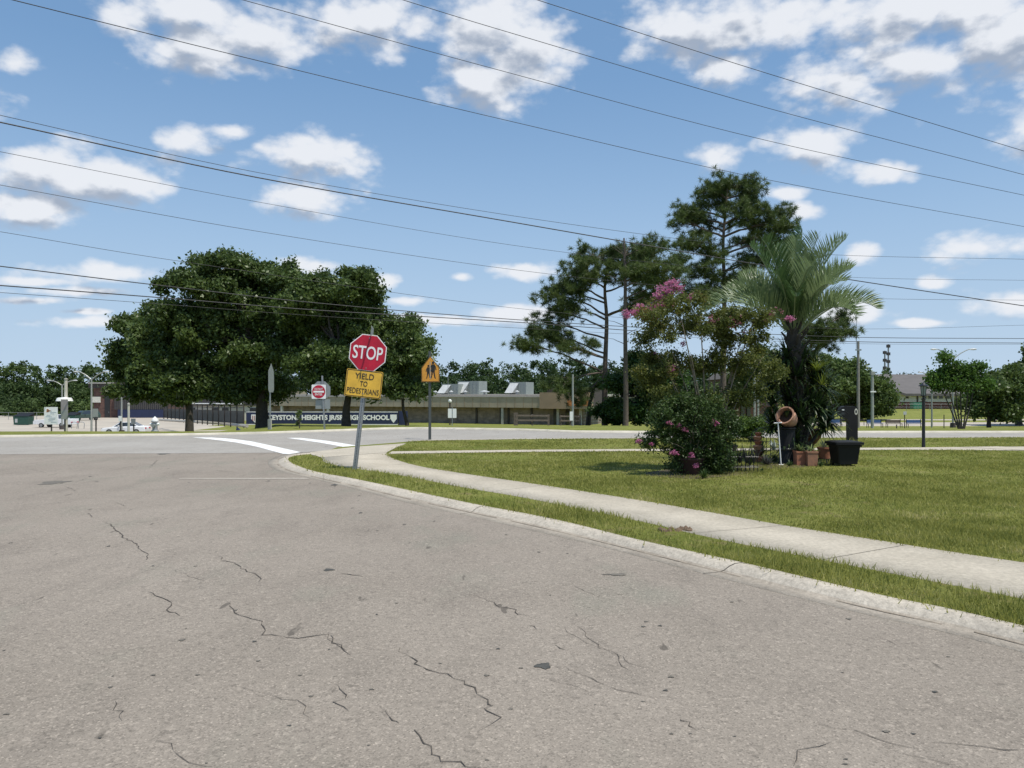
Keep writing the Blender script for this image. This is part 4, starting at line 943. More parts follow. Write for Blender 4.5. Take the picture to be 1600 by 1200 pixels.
# STOP
b = Vector(((554-800)/F*15.45, 15.45, .066)); s = thing('stop_sign', b, 'leaning red octagonal STOP sign above a yellow YIELD TO PEDESTRIANS plate on a steel post', 'sign', rot=(R(0), R(6.6), R(0)))
pm = MB(); uchannel(pm, -.3, 2.62, .085, .045); pm.build('post', M_galv, s, local=True)
hm_ = MB()
for i in range(44): hm_.box(-.007, .007, -.026, -.0235, .08+i*.031, .094+i*.031)
o = hm_.build('post_holes', M_blk, s, local=True)
cz = 2.37; pl = MB().prism(off(octo(.368), (.0, cz)), -.05, -.046).build('octagon', M_wht, s, local=True)
MB().prism(off(octo(.350), (.0, cz)), -.0535, -.0505).build('red_face', M_red, pl, local=True)
put_text('STOP', .60, .27, Matrix.Translation((0, -.0565, cz)) @ Matrix.Rotation(R(0), 4, 'Y'), M_wht, pl, bold=.012)
MB().prism(off(octo(.368), (.0, cz)), -.0455, -.043).build('sign_back', M_sback, pl, local=True)
cy = 1.74; yp = MB().prism(off(rpoly(.73, .55, .03), (-.01, cy)), -.05, -.046).build('yield_plate', M_yel, s, local=True)
bd = MB(); outer = off(rpoly(.71, .53, .03), (-.01, cy)); inner = off(rpoly(.685, .505, .025), (-.01, cy)); k = len(outer)
bd.add([(x, -.052, z) for x, z in outer+inner], [(i, (i+1) % k, k+(i+1) % k, k+i) for i in range(k)]); bd.build('border', M_blk, yp, local=True)
put_text('YIELD', .38, .115, Matrix.Translation((-.01, -.053, cy+.15)), M_blk, yp, bold=.008)
put_text('TO', .15, .105, Matrix.Translation((-.01, -.053, cy+.0)), M_blk, yp, bold=.008)
put_text('PEDESTRIANS', .64, .11, Matrix.Translation((-.01, -.053, cy-.15)), M_blk, yp, bold=.004)
bo = MB()
for z in (cz+.3, cz-.31, cy+.2, cy-.2):
    bo.lathe([(0, 0), (.011, 0), (.011, .006), (0, .006)], (0, -.0555, z), 8, Matrix.Rotation(R(90), 3, 'X'))
bo.build('bolts', M_galv, s, local=True)
bl = MB(M=Matrix.Translation((.03, .0, 2.72)) @ Matrix.Rotation(R(94), 4, 'Z')).prism(off(rpoly(.62, .2, .02), (0, .08)), -.002, .002)
bl.build('street_name_blade', M_sback, s, local=True); 
s.rotation_euler = (R(-1.5), R(6.4), R(2))
# school crossing
D = 26.6; b = base(671.5, D); b.z = .066; s = thing('school_crossing_sign', b, 'orange yellow pentagon sign with two walking figures on a thin post', 'sign')
pm = MB(); uchannel(pm, -.3, 3.0, .09, .05); pm.build('post', mat('dark_post', (.10, .11, .105), .5, metal=.4), s, local=True)
pz = EYE-(597-HY)/F*D-.066; W5 = .62; Hh = .90
pent = [(-W5/2, 0), (W5/2, 0), (W5/2, Hh*.54), (0, Hh), (-W5/2, Hh*.54)]
pc = MB().prism(off(pent, (.03, pz)), -.06, -.055).build('pentagon', M_org, s, local=True)
MB().prism(off(pent, (.03, pz)), -.0545, -.051).build('sign_back', M_sback, pc, local=True)
bd = MB(); pi_ = [(x*.93, (z-.42)*.94+.42) for x, z in pent]; po = [(x*.98, (z-.42)*.98+.42) for x, z in pent]
bd.add([(x+.03, -.062, z+pz) for x, z in po+pi_], [(i, (i+1) % 5, 5+(i+1) % 5, 5+i) for i in range(5)]); bd.build('border', M_blk, pc, local=True)
def figure(cx, sc_, fl):
    m = MB(); S = sc_; f = fl
    def q(l): return [(cx+.03+f*x*S, z*S+pz+.12) for x, z in l]
    hd = [(.0+.045*math.cos(a), .56+.05*math.sin(a)) for a in np.linspace(0, 2*math.pi, 12, endpoint=False)]
    for l in (hd, [(-.06, .50), (.06, .50), (.075, .30), (.06, .24), (-.06, .24), (-.07, .32)], [(-.06, .25), (.0, .25), (-.03, .12), (-.06, 0), (-.10, 0), (-.07, .12)], [(.0, .25), (.06, .25), (.06, .12), (.10, .0), (.06, 0), (.02, .12)], [(.05, .48), (.08, .46), (.13, .32), (.10, .30)], [(-.05, .48), (-.09, .44), (-.12, .30), (-.09, .30)]):
        l2 = q(l); m.add([(x, -.0625, z) for x, z in l2], [tuple(range(len(l2)))])
    return m
figure(-.07, .78, 1).build('figure', M_blk, pc, local=True); figure(.09, .98, -1).build('figure', M_blk, pc, local=True)
MB().box(.005, .035, -.0645, -.063, pz+.1, pz+.7).build('faded_streak', mat('sticker_grey', (.42, .36, .28), .7), pc, local=True)
# DO NOT ENTER
D = 33.5; b = base(507, D); s = thing('do_not_enter_sign', b, 'red round DO NOT ENTER sign on a white square plate backed by an octagon', 'sign')
top_z = EYE-(612-HY)/F*D-b.z; pm = MB(M=Matrix.Rotation(R(-2.5), 4, 'Y')); uchannel(pm, -.3, top_z+.7, .07, .04); pm.build('post', M_galv, s, local=True)
dx = -.2; 
MB().prism(off(octo(.40), (dx+.05, top_z+.05)), .03, .034).build('octagon_back', M_sback, s, local=True)
MB().box(dx-.20, dx+.44, .03, .034, top_z-.75, top_z-.33).build('plate_back', M_sback, s, local=True)
pl = MB().prism(off(rpoly(.62, .62, .04), (dx-.04, top_z)), -.04, -.035).build('plate', M_wht, s, local=True)
MB().prism([(dx-.04+.285*math.cos(a), top_z+.285*math.sin(a)) for a in np.linspace(0, 2*math.pi, 32, endpoint=False)], -.044, -.0405).build('disc', M_red, pl, local=True)
MB().box(dx-.27, dx+.19, -.048, -.0445, top_z-.04, top_z+.04).build('bar', M_wht, pl, local=True)
put_text('DO NOT', .36, .09, Matrix.Translation((dx-.04, -.047, top_z+.12)), M_wht, pl, bold=.01); put_text('ENTER', .32, .09, Matrix.Translation((dx-.04, -.047, top_z-.12)), M_wht, pl, bold=.01)
# edge-on sign
D = 34; b = base(422, D); s = thing('street_sign', b, 'silver sign seen almost edge on, its post in front of the oak trunk', 'sign')
z1 = EYE-(568-HY)/F*D-b.z; z0 = EYE-(613-HY)/F*D-b.z
MB().tube([(0, 0, -.3), (0, 0, z1-.3)], .032, 8).build('post', M_galv, s, local=True)
MB(M=Matrix.Translation((0, 0, 0)) @ Matrix.Rotation(R(91), 4, 'Z')).prism([(-.42, z0+.12), (-.3, z0), (.3, z0), (.42, z0+.12), (.42, z1-.35), (0, z1), (-.42, z1-.35)], -.05, -.046).build('plate', M_sback, s, local=True)
MB().box(-.14, -.02, .1, .3, -.05, .45).build('box', M_conc, s, local=True)
# white pair plates
D = 42; b = base(706.5, D); s = thing('parking_sign', b, 'pair of white plates on one thin post before the brick school wall', 'sign'); 
MB().tube([(0, 0, -.3), (0, 0, 1.0)], .025, 6).build('post', M_galv, s, local=True)
for x in (-.12, .13): MB().box(x-.105, x+.105, -.035, -.03, EYE-(653-HY)/F*D-b.z, EYE-(638.5-HY)/F*D-b.z).build('plate', M_wht, s, local=True)
b = base(703, 90); s = thing('walkway_lamp', b, 'low dark lamp post with a pale globe at the school wall', 'lamp post'); hh = EYE-(626-HY)/F*90-b.z
MB().tube([(0, 0, -.2), (0, 0, hh-.2)], .09, 8).build('post', M_pier, s, local=True); MB().lathe([(0, .42), (.16, .36), (.22, .2), (.16, .04), (0, 0)], (0, 0, hh-.25), 12).build('globe', M_wht, s, smooth=True, local=True)
D = 40; b = base(895, D); s = thing('light_pole', b, 'grey pole with a white plate near the leaning cabbage palm', 'pole')
MB().tube([(0, 0, -.3), (0, 0, EYE-(585-HY)/F*D-b.z)], [.06, .045], 8).build('post', M_grey, s, local=True); MB().box(-.16, .0, -.07, -.065, EYE-(657-HY)/F*D-b.z, EYE-(643-HY)/F*D-b.z).build('plate', M_wht, s, local=True)
# cluster at the left
def simple_sign(px, D, w, y0, y1, ybase, label, m, cat='sign', pm_=None):
    b = base(px, D); s = thing('sign', b, label, cat); MB().tube([(0, 0, -.5), (0, 0, EYE-(y0-HY)/F*D-b.z-.05)], .03, 6).build('post', pm_ or M_pier, s, local=True)
    W_ = w/F*D; MB().box(-W_/2, W_/2, -.05, -.035, EYE-(y1-HY)/F*D-b.z, EYE-(y0-HY)/F*D-b.z).build('panel', m, s, local=True); return s
s = simple_sign(80.5, 33, 21, 636, 663, 673, 'white notice board with faded orange and grey print beside the road', M_wht)
mo = MB(); W_ = 21/F*33; zt = EYE-(637-HY)/F*33-s.location.z
for i in range(5): mo.cbox((random.uniform(-.2, -.02), -.053, zt-.06-random.uniform(0, .12)), (.09, .002, .045))
mo.build('orange_print', mat('print_orange', (.6, .25, .12), .7), s, local=True)
mo = MB()
for i in range(9): mo.cbox((random.uniform(-.1, .14), -.053, zt-.14-i*.06), (random.uniform(.15, .3), .002, .02))
mo.build('grey_print', mat('print_grey', (.42, .48, .52), .7), s, local=True)
s = simple_sign(101.5, 34, 11, 624, 655, 672, 'tall grey brown sign back made of two stacked panels', mat('sign_taupe', (.30, .27, .26), .8)); MB().box(-.15, .15, -.056, -.051, EYE-(655-HY)/F*34-s.location.z, EYE-(641-HY)/F*34-s.location.z).build('lower_panel', M_grey, s, local=True)
simple_sign(150, 33, 8, 638.5, 651.5, 670, 'small blank grey sign on a dark post left of the white car', M_grey)
simple_sign(188.5, 33, 5, 650, 658, 671, 'tiny pale sign in front of the white car', M_wht)
simple_sign(209, 33, 7, 654, 663, 671, 'tiny grey sign over the rear of the white car', mat('sign_dgrey', (.22, .23, .24), .7))
for px, D, y0, r, lab in ((201, 34, 631, .055, 'plain pale bollard like post in front of the white car'), (103, 60, 592, .14, 'tall concrete pole between the left street lamps')):
    b = base(px, D); h = EYE-(y0-HY)/F*D-b.z; s = thing('post', b, lab, 'post'); MB().tube([(0, 0, -.3), (0, 0, h)], [r, r*.85], 10).build('shaft', M_conc, s, local=True); MB().lathe([(0, .05), (r*.9, .03), (r*1.05, 0), (r*1.05, -.06)], (0, 0, h), 10).build('cap', M_cap, s, local=True)
    if px == 103: MB().lathe([(0, .3), (.5, .25), (.6, .0), (0, 0)], (0, -.2, h*.62), 12).build('lamp', M_wht, s, local=True)
for px, D, y0, lab in ((1179, 60, 590, 'left of two grey steel posts behind the flowering bush'), (1184.5, 60, 592, 'right of two grey steel posts behind the flowering bush'), (1063, 60, 601, 'pale post glimpsed through the left of the flowering bush')):
    b = base(px, D); h = EYE-(y0-HY)/F*D-b.z; s = thing('post', b, lab, 'post'); MB().tube([(0, 0, -.3), (0, 0, h)], .085, 10).build('shaft', M_grey, s, local=True); MB().box(-.13, .13, -.13, .13, -.05, .06).build('footing', M_conc, s, local=True)

# street lamps --------------------------------------------------
def street_lamp(px, D, ytop, yfork, x0, x1, label, base_block=True, m=M_grey, r=.11):
    b = base(px, D); s = thing('street_lamp', b, label, 'street lamp', 'double arm street lamps around the school')
    zt = EYE-(ytop-HY)/F*D-b.z; zf = EYE-(yfork-HY)/F*D-b.z
    MB().tube([(0, 0, 0), (0, 0, zf)], [r, r*.65], 10).build('pole', m, s, smooth=True, local=True)
    if base_block: MB().lathe([(0, .55), (.28, .55), (.32, 0), (.32, -.8)], n=12).build('footing', M_pier, s, local=True)
    for x in (x0, x1):
        w = (x-px)/F*D; sg = 1 if w > 0 else -1
        arm = MB().tube(smooth_line([(0, 0, zf-.1), (w*.35, 0, zf+(zt-zf)*.55), (w*.7, 0, zt-.02), (w*.85, 0, zt)], 4), [.055]*13, 7).build('arm', m, s, smooth=True, local=True)
        h = MB(); M2 = Matrix.Translation((w*.86, 0, zt)) @ Matrix.Scale(abs(w)*.17, 4)
        ring = []
        for i, (t, rw, rh) in enumerate(((-.9, .12, .1), (-.3, .32, .26), (.3, .44, .34), (.9, .36, .26), (1.15, .12, .1))):
            for k in range(10): a = 2*math.pi*k/10; ring.append(M2 @ Vector((sg*t+sg*.2, rw*math.cos(a), rh*math.sin(a)*(1 if math.sin(a) > 0 else .6))))
        h.add(ring, [(i*10+k, i*10+(k+1) % 10, (i+1)*10+(k+1) % 10, (i+1)*10+k) for i in range(4) for k in range(10)]+[tuple(range(10)), tuple(range(49, 39, -1))])
        h.build('lamp_head', M_hvw, arm, smooth=True, local=True)
    return s
street_lamp(97, 98, 594.5, 601, 75, 119, 'leftmost double arm street lamp, behind the white notice board')
street_lamp(143, 80, 581, 592, 117, 169, 'double arm street lamp at the edge of the left oak')
street_lamp(190, 84, 549, 560, 164, 216, 'street lamp mostly swallowed by the left oak, heads peeping out', r=.1)
street_lamp(1489, 88, 546, 560, 1457, 1523, 'tall double arm street lamp behind the small multi stem tree')
street_lamp(1456, 92, 582, 590, 1436, 1476, 'lower street lamp between the black lantern post and small tree', base_block=False)
# utility poles right
b = base(1341, 80); s = thing('utility_pole', b, 'thin grey wooden pole with a whip antenna beyond the mailbox', 'pole'); h = EYE-(533-HY)/F*80-b.z
MB().tube([(0, 0, -.5), (0, 0, h)], [.17, .12], 10).build('pole', mat('grey_wood', (.25, .235, .21), .9, var=.2, scale=5), s, local=True); MB().tube([(-.2, 0, h-.8), (-.2, 0, EYE-(488-HY)/F*80-b.z)], .03, 5).build('antenna', M_galv, s, local=True)
MB().box(-.35, .25, -.2, -.1, h-1.0, h-.85).build('bracket', M_galv, s, local=True)
b = base(1363, 62); s = thing('utility_pole', b, 'shorter smooth pale grey pole right of the antenna pole', 'pole'); h = EYE-(581-HY)/F*62-b.z
MB().tube([(0, 0, -.5), (0, 0, h)], [.12, .11], 12).build('pole', M_grey, s, smooth=True, local=True); MB().box(-.22, .22, -.18, -.13, EYE-(613-HY)/F*62-b.z, EYE-(611-HY)/F*62-b.z).build('bracket', M_wht, s, local=True); MB().box(-.15, .15, -.15, .15, h-.25, h+.02).build('cap', M_grey, s, local=True)
for px, yt, lab in ((1388, 538, 'taller of two thin cell towers above the far roof'), (1382.5, 548, 'shorter of two thin cell towers above the far roof')):
    D = 420; x = (px-800)/F*D; s = thing('cell_tower', Vector((x, D, -3)), lab, 'tower'); h = EYE-(yt-HY)/F*D+3
    MB().tube([(0, 0, 0), (0, 0, h)], [.7, .35], 8).build('mast', mat('tower_grey', (.2, .21, .22), .7), s, local=True)
    for k in range(4): MB().box(-.9, .9, -.5, .5, h-1.8-k*4.2, h-.2-k*4.2).build('antenna_array', M_rib, s, local=True)
# black lantern post
D = 21.9; b = base(1443, D); b.z = .066; s = thing('lantern_post', b, 'black post lantern with glass sides standing on the lawn', 'lamp post'); h = EYE-(598-HY)/F*D-b.z; zl = EYE-(620-HY)/F*D-b.z
MB().lathe([(.05, -.1), (.05, .06), (.045, .1), (.042, zl-.1), (.06, zl-.08), (.06, zl-.05), (.03, zl-.04), (.03, zl+.0), (.085, zl+.02), (.085, zl+.04), (0, zl+.04)], n=14).build('post', M_bk, s, smooth=True, local=True)
MB().tube([(-.11, 0, zl-.14), (.11, 0, zl-.14)], .012, 6).build('crossbar', M_bk, s, local=True)
ln_ = MB().lathe([(.06, zl+.045), (.085, zl+.3), (.083, zl+.3), (.058, zl+.045)], n=6).build('glass', mat('lantern_glass', (.22, .26, .24), .1), s, local=True)
fr = MB()
for k in range(6): a = 2*math.pi*k/6; fr.tube([(.06*math.cos(a), .06*math.sin(a), zl+.04), (.088*math.cos(a), .088*math.sin(a), zl+.3)], .007, 5)
fr.build('lantern_frame', M_bk, s, local=True)
MB().lathe([(.13, zl+.3), (.13, zl+.32), (.05, zl+.37), (.03, h), (0, h+.01)], n=12).build('lantern_cap', M_bk, s, smooth=True, local=True)

# ================================================================ WIRES
M_wire = mat('wire', (.015, .016, .018), .6)
WIRES = [([(0,-5),(400,94),(800,190),(1200,281),(1600,354)],18,43,.012,'highest wire on the left, running from the top left corner down to the right'),
 ([(380,0),(800,115),(1200,220),(1600,305)],22,40,.012,'overhead wire second from the upper right corner group'),
 ([(630,0),(800,52),(1200,169),(1600,273)],21,37,.012,'overhead wire third from the bottom of the upper right group'),
 ([(840,0),(1200,115),(1600,236)],21,33,.012,'topmost overhead wire in the upper right corner'),
 ([(0,180),(400,269),(800,337),(1100,378),(1300,398),(1600,405)],27,56,.012,'thin wire just above the thick one in the middle of the sky'),
 ([(0,191),(400,277),(800,347),(1100,399),(1315,435),(1600,478)],27,45,.026,'thick black cable sloping across the middle of the sky'),
 ([(0,237),(400,315),(800,383),(1100,418),(1350,434),(1600,438)],28,57,.010,'thin wire below the thick middle cable'),
 ([(0,289),(400,361),(800,421),(1100,452),(1350,466),(1600,469)],29,58,.011,'thin wire reaching the pine tops from the left'),
 ([(0,362),(300,411),(800,481),(1100,504),(1350,514),(1600,508)],30,60,.010,'thin wire crossing the top of the large oak'),
 ([(0,416),(250,446),(500,474),(800,499),(1100,517),(1340,527),(1600,529)],30,62,.022,'upper of the two thick low cables across the oak'),
 ([(0,446),(250,465),(500,485),(800,503),(1100,524),(1340,534),(1600,536)],30,62,.024,'lower of the two thick low cables across the oak'),
 ([(0,457),(250,475),(500,494),(800,512),(1100,528),(1340,537),(1600,538)],30,62,.010,'thin wire hanging beneath the two thick low cables')]
for pts, D0, D1, r, lab in WIRES:
    q = [P(a, b, D0+(D1-D0)*a/1600) for a, b in pts]; q = smooth_line(q, 8); s0 = q[0]-q[1]; s1 = q[-1]-q[-2]
    q = [q[0]+s0*k*1.5 for k in (4, 3, 2, 1)]+q+[q[-1]+s1*k*1.5 for k in (1, 2, 3, 4)]
    o = MB().tube(q, r, 5).build('overhead_wire', M_wire); tag(o, lab, 'wire', 'overhead wires crossing the sky')
# ================================================================ GARDEN BED
M_tc = mat('terracotta', (.42, .17, .09), .8, c2=(.28, .12, .075), scale=9, bump=.3)
M_tcp = mat('pale_terracotta', (.55, .30, .20), .8, c2=(.38, .20, .13), scale=7, bump=.3)
M_tcd = mat('dark_glazed_pot', (.14, .04, .03), .5, c2=(.08, .025, .02), scale=6)
M_soil = mat('soil', (.05, .035, .025), .95)
M_plast = mat('black_plastic', (.010, .010, .011), .6, var=.2, spec=.3)
M_mulch = mat('bed_soil', (.10, .075, .045), .95, c2=(.05, .04, .022), scale=14, bump=.8)
M_cml = leafmat('crape_leaf', (.06, .09, .02), (.16, .175, .04), .45, .5, 1.0, (.29, .16, .05))
M_cmd = leafmat('shrub_leaf', (.022, .045, .012), (.065, .11, .025), .3, .5, 1.5, (.12, .17, .04))
M_pink = leafmat('pink_blossom', (.48, .12, .26), (.66, .30, .46), .4, .6, 3)
M_cst = mat('crape_bark', (.30, .25, .19), .85, c2=(.17, .135, .10), scale=9)
M_strap = leafmat('strap_leaf', (.02, .04, .014), (.06, .10, .03), .2, .4, 1.5, (.15, .17, .05))
M_lime = leafmat('lime_leaf', (.12, .17, .02), (.26, .30, .05), .4, .5, 2)
def gp(px, py): return G(px, py, .066)
# bare earth under the bed
def bed(pts):
    poly = [tuple(gp(a, b))[:2] for a, b in pts]; o = sheet('bed_soil', poly, .073, M_mulch, lawn); return o
bed([(1010,739),(1040,734),(1080,731),(1140,728),(1200,726),(1260,722),(1285,726),(1245,731),(1200,733),(1175,739),(1130,745),(1085,749),(1040,746),(1008,743)])
# crape myrtle
M_potk = mat('dusky_pot', (.05, .025, .02), .8, var=.3)
D = 15.3; cb = gp(1108, 734); D = cb.y
cm = thing('crape_myrtle', cb, 'tall bronze leaved flowering shrub with pink blossom tips in the garden bed', 'flowering shrub')
CL = []
for q in range(95):
    while True:
        px, py = random.uniform(992, 1225), random.uniform(450, 648); w = 1-abs((px-1112)/122)**2.2; top = 447+abs(px-1105)*.22+(18 if px > 1120 else 0)
        if py > top+8 and random.random() < w*(1 if py < 585 else .55) and not (py > 600 and px > 1180): break
    r = random.uniform(11, 24)*(1 if py < 590 else .85); CL.append((px, py, r, r*random.uniform(.6, .95)))
CL += [(1000,488,10,8),(1050,450,14,10),(1040,463,14,10),(1018,490,14,10)]
CL = img_lobes(CL, D, .9, .75)
(V, Fc), cc = foliage(CL+img_lobes([(1015,560,18,30),(1010,600,20,26),(1050,625,40,22),(1100,630,40,22),(1150,625,34,22),(1185,610,20,24)], D, .8, .4), 1750, .13, 30, .027, .55, .05); link('crown', mesh_np(V, Fc), M_cml, cm)
mb = MB()
for i in range(13):
    a = -.9+1.8*i/12; e = P(1108+a*95, 520+random.uniform(-30, 50), D+random.uniform(-.6, .6)); s0 = cb+Vector((a*.16, random.uniform(-.1, .1), -.05)); k = s0.lerp(e, .5)+Vector((-a*.12, 0, .12))
    r = .022 if i % 2 else .016; mb.tube(smooth_line([s0, k, e], 5), list(np.linspace(r, r*.4, 11)), 6)
    for q in range(5):
        st_ = k.lerp(e, random.random()); j = min(range(0, len(cc), 3), key=lambda z: (Vector(cc[z])-st_).length+random.random()*.5); limb(mb, st_, Vector(cc[j]), .008, .003, .06, 3, 4)
mb.build('stems', M_cst, cm, smooth=True)
BL = img_lobes([(1050,442,12,7),(1040,455,14,8),(1030,466,9,6),(992,488,16,7),(1012,484,10,6),(980,492,7,4),(1000,478,6,5),(1045,474,10,5),(1080,464,6,4),(1022,494,5,3),(1062,452,5,5),(1033,478,8,4),(1235,497,6,4),(1195,500,5,3),(1048,576,7,5),(1022,553,4,4),(1068,537,3,3)], D-.25, .8, .15)
(V, Fc), _ = foliage([(a,b,c,d*1.25,e*1.25,f*1.3) for a,b,c,d,e,f in BL], 330, .055, 15, .015, .8, .1); link('blossom', mesh_np(V, Fc), M_pink, cm)
BL = img_lobes([(1205,490,20,12),(1150,505,26,14),(1170,520,18,10),(1110,500,22,10)], D-.3, .8, .2)
(V, Fc), _ = foliage(BL, 70, .03, 9, .013, .8, .1); link('faded_blossom', mesh_np(V, Fc), leafmat('faded_pink', (.30, .10, .12), (.45, .22, .25), .3, .6, 3), cm)
# lower azalea in a big pot
ab = gp(1078, 741); D = ab.y
az = thing('potted_shrub', ab, 'dense dark green shrub with a few pink flowers spilling over a large clay pot', 'potted plant')
MB().lathe([(.17, -.02), (.19, .0), (.25, .27), (.275, .29), (.275, .32), (.24, .32), (.235, .28), (0, .27)], ab, 22).build('pot', M_potk, az, smooth=True)
SL = img_lobes([(1075,655,50,32),(1045,680,36,26),(1100,685,48,30),(1120,655,30,26),(1030,655,26,26),(1110,715,42,20),(1065,705,38,18),(1090,735,26,8),(1060,630,34,20),(1100,632,30,18),(1010,690,16,10),(1130,700,24,26),(1145,665,20,24),(1060,728,34,14),(1120,725,24,16)], D, .7, .2)
(V, Fc), cc = foliage(SL, 620, .13, 44, .026, .5, .2, drop=.07); link('foliage', mesh_np(V, Fc), M_cmd, az)
mb = MB()
for i in rng.choice(len(cc), 34): limb(mb, ab+Vector((random.uniform(-.15, .15), random.uniform(-.1, .1), .34)), Vector(cc[i]), .009, .003, .1, 4, 4)
mb.build('stems', M_cst, az)
BL = img_lobes([(1054,708,7,5),(1081,710,6,4),(1046,660,6,4),(1060,665,5,3),(1070,672,5,4),(998,690,5,5),(1118,660,5,4),(1018,694,3,3),(1087,728,4,3)], D-.33, .8, .05)
(V, Fc), _ = foliage(BL, 80, .03, 18, .014, .8, .1); link('blossom', mesh_np(V, Fc), M_pink, az)

# palm ---------------------------------------------------------------
D = 17.3; pb = Vector(((1243-800)/F*D, D, .066)); pc = P(1240, 512, D)
pt = thing('palm_tree', pb, 'short pindo palm with arching blue green fronds rising over the garden bed', 'palm tree')
MB().tube([pb-Vector((0, 0, .1)), pb+Vector((0, 0, 1.2)), pc+Vector((0, 0, .1))], [.2, .17, .15], 12).build('trunk', M_bark, pt)
bt = MB()
for i in range(60):
    a = i*2.4; z = pb.z+.5+(pc.z-pb.z-.4)*i/60; c = Vector((pb.x+.15*math.cos(a), pb.y+.15*math.sin(a), z)); e = c+Vector((.16*math.cos(a), .16*math.sin(a), .2)); bt.tube([c, e], [.035, .02], 5)
bt.build('leaf_stubs', M_bark, pt)
M_palm = leafmat('palm_leaf', (.10, .155, .06), (.25, .32, .16), .35, .38, 1.2, (.42, .48, .31))
M_palmd = leafmat('palm_leaf_dark', (.045, .09, .03), (.11, .18, .06), .35, .4, 1.2, (.2, .27, .12))
M_rach = mat('rachis', (.22, .26, .14), .6)
def frond(c0, az_, el, L, parent, m, grav=1.15):
    d = Vector((math.cos(az_)*math.cos(el), math.sin(az_)*math.cos(el), math.sin(el))); p = Vector(c0); pts = [p.copy()]; n = 20
    for i in range(n):
        d = (d+Vector((0, 0, -1))*grav*(i/n)**1.1*.105*(math.cos(el)*.8+.35)).normalized(); p = p+d*L/n; pts.append(p.copy())
    V = []; Fc = []
    for i in range(3, n+1):
        for sub in (0, .33, .66):
            if i == n and sub: break
            t = (i+sub)/n; q = pts[i].lerp(pts[min(i+1, n)], sub); tg = (pts[min(i+1, n)]-pts[i-1]).normalized(); side = tg.cross(Vector((0, 0, 1)))
            if side.length < .1: side = Vector((math.sin(az_), -math.cos(az_), 0))
            side.normalize(); up = side.cross(tg).normalized()
            ll = L*.36*math.sin(math.pi*min(1, .15+.82*t))**.6*random.uniform(.85, 1.1)
            for s in (-1, 1):
                e = (tg*.75+side*s*.5+up*.62+Vector((random.uniform(-.08, .08), random.uniform(-.08, .08), random.uniform(-.08, .08)))).normalized()
                w = tg.cross(e).normalized().cross(e)*.012; mm = q+e*ll*.55+Vector((0, 0, .0)); ee = q+e*ll+Vector((0, 0, -.10*ll)); b = len(V)
                V += [tuple(q-w*.6), tuple(q+w*.6), tuple(mm+w), tuple(mm-w), tuple(ee), tuple(ee)]
                Fc += [(b, b+1, b+2, b+3), (b+3, b+2, b+4, b+5)]
    f = link('frond', mesh_np(V, Fc), m, parent)
    MB().tube(pts, [.017*(1-.8*i/n)+.002 for i in range(n+1)], 5).build('midrib', M_rach, f, smooth=True)
for i in range(34):
    k = i/34; a = i*2.39996+random.uniform(-.2, .2); el = R(86-46*k**.8+random.uniform(-7, 7)); frond(pc+Vector((.08*math.cos(a), .08*math.sin(a), -.15+random.uniform(-.05, .1))), a, el, random.uniform(1.85, 2.3)*(1-.08*k), pt, M_palm if i % 4 else M_palmd, 1.75)
# strap-leaf plants round the trunk
def strap_plant(c, n, L, w, m, name='leaves', parent=None, droop=.8, upmin=.1):
    V = []; Fc = []
    for i in range(n):
        a = random.random()*6.28; el = random.uniform(upmin, 1.35); d = Vector((math.cos(a)*math.cos(el), math.sin(a)*math.cos(el), math.sin(el))); p = Vector(c); l = L*random.uniform(.6, 1.15); s = Vector((-math.sin(a), math.cos(a), 0)); k = 6; b = len(V)
        for j in range(k+1):
            ww = w*(1-(j/k)**2)*random.uniform(.9, 1.1)*.5+.001; V += [tuple(p-s*ww), tuple(p+s*ww)]; d = (d+Vector((0, 0, -droop*.3*j/k))).normalized(); p = p+d*l/k
        Fc += [(b+2*j, b+2*j+1, b+2*j+3, b+2*j+2) for j in range(k)]
    return link(name, mesh_np(V, Fc), m, parent)
yb = Vector((pb.x-.02, pb.y-.25, .066)); yt = thing('yucca_plant', yb, 'mass of dark sword shaped leaves crowding around the palm trunk', 'plant')
mb = MB()
for (px, py, dd) in ((1225,660,-.2),(1250,655,-.3),(1235,625,-.1),(1262,630,-.1),(1220,595,0),(1245,590,-.2),(1268,600,0),(1232,560,0),(1255,562,0),(1272,640,-.1),(1212,635,0),(1280,670,.1),(1240,690,-.35),(1222,575,.1),(1266,575,.1),(1280,640,.1),(1284,610,.15),(1278,585,.1),(1208,610,.05),(1212,665,0),(1288,660,.2),(1230,700,-.3)):
    c = P(1245+(px-1245)*1.15, py, D+dd); strap_plant(c, 95, .56, .048, M_strap, 'leaf_cluster', yt, 1.1, -.5); mb.tube([yb+Vector((random.uniform(-.15, .15), random.uniform(-.05, .2), 0)), c], [.03, .022], 6)
mb.build('canes', M_bark, yt)
strap_plant(P(1276, 580, D-.4), 44, .42, .022, M_lime, 'lime_leaves', yt, 1.0, 0); strap_plant(P(1284, 602, D-.4), 30, .4, .02, M_lime, 'lime_leaves', yt, 1.0, 0)
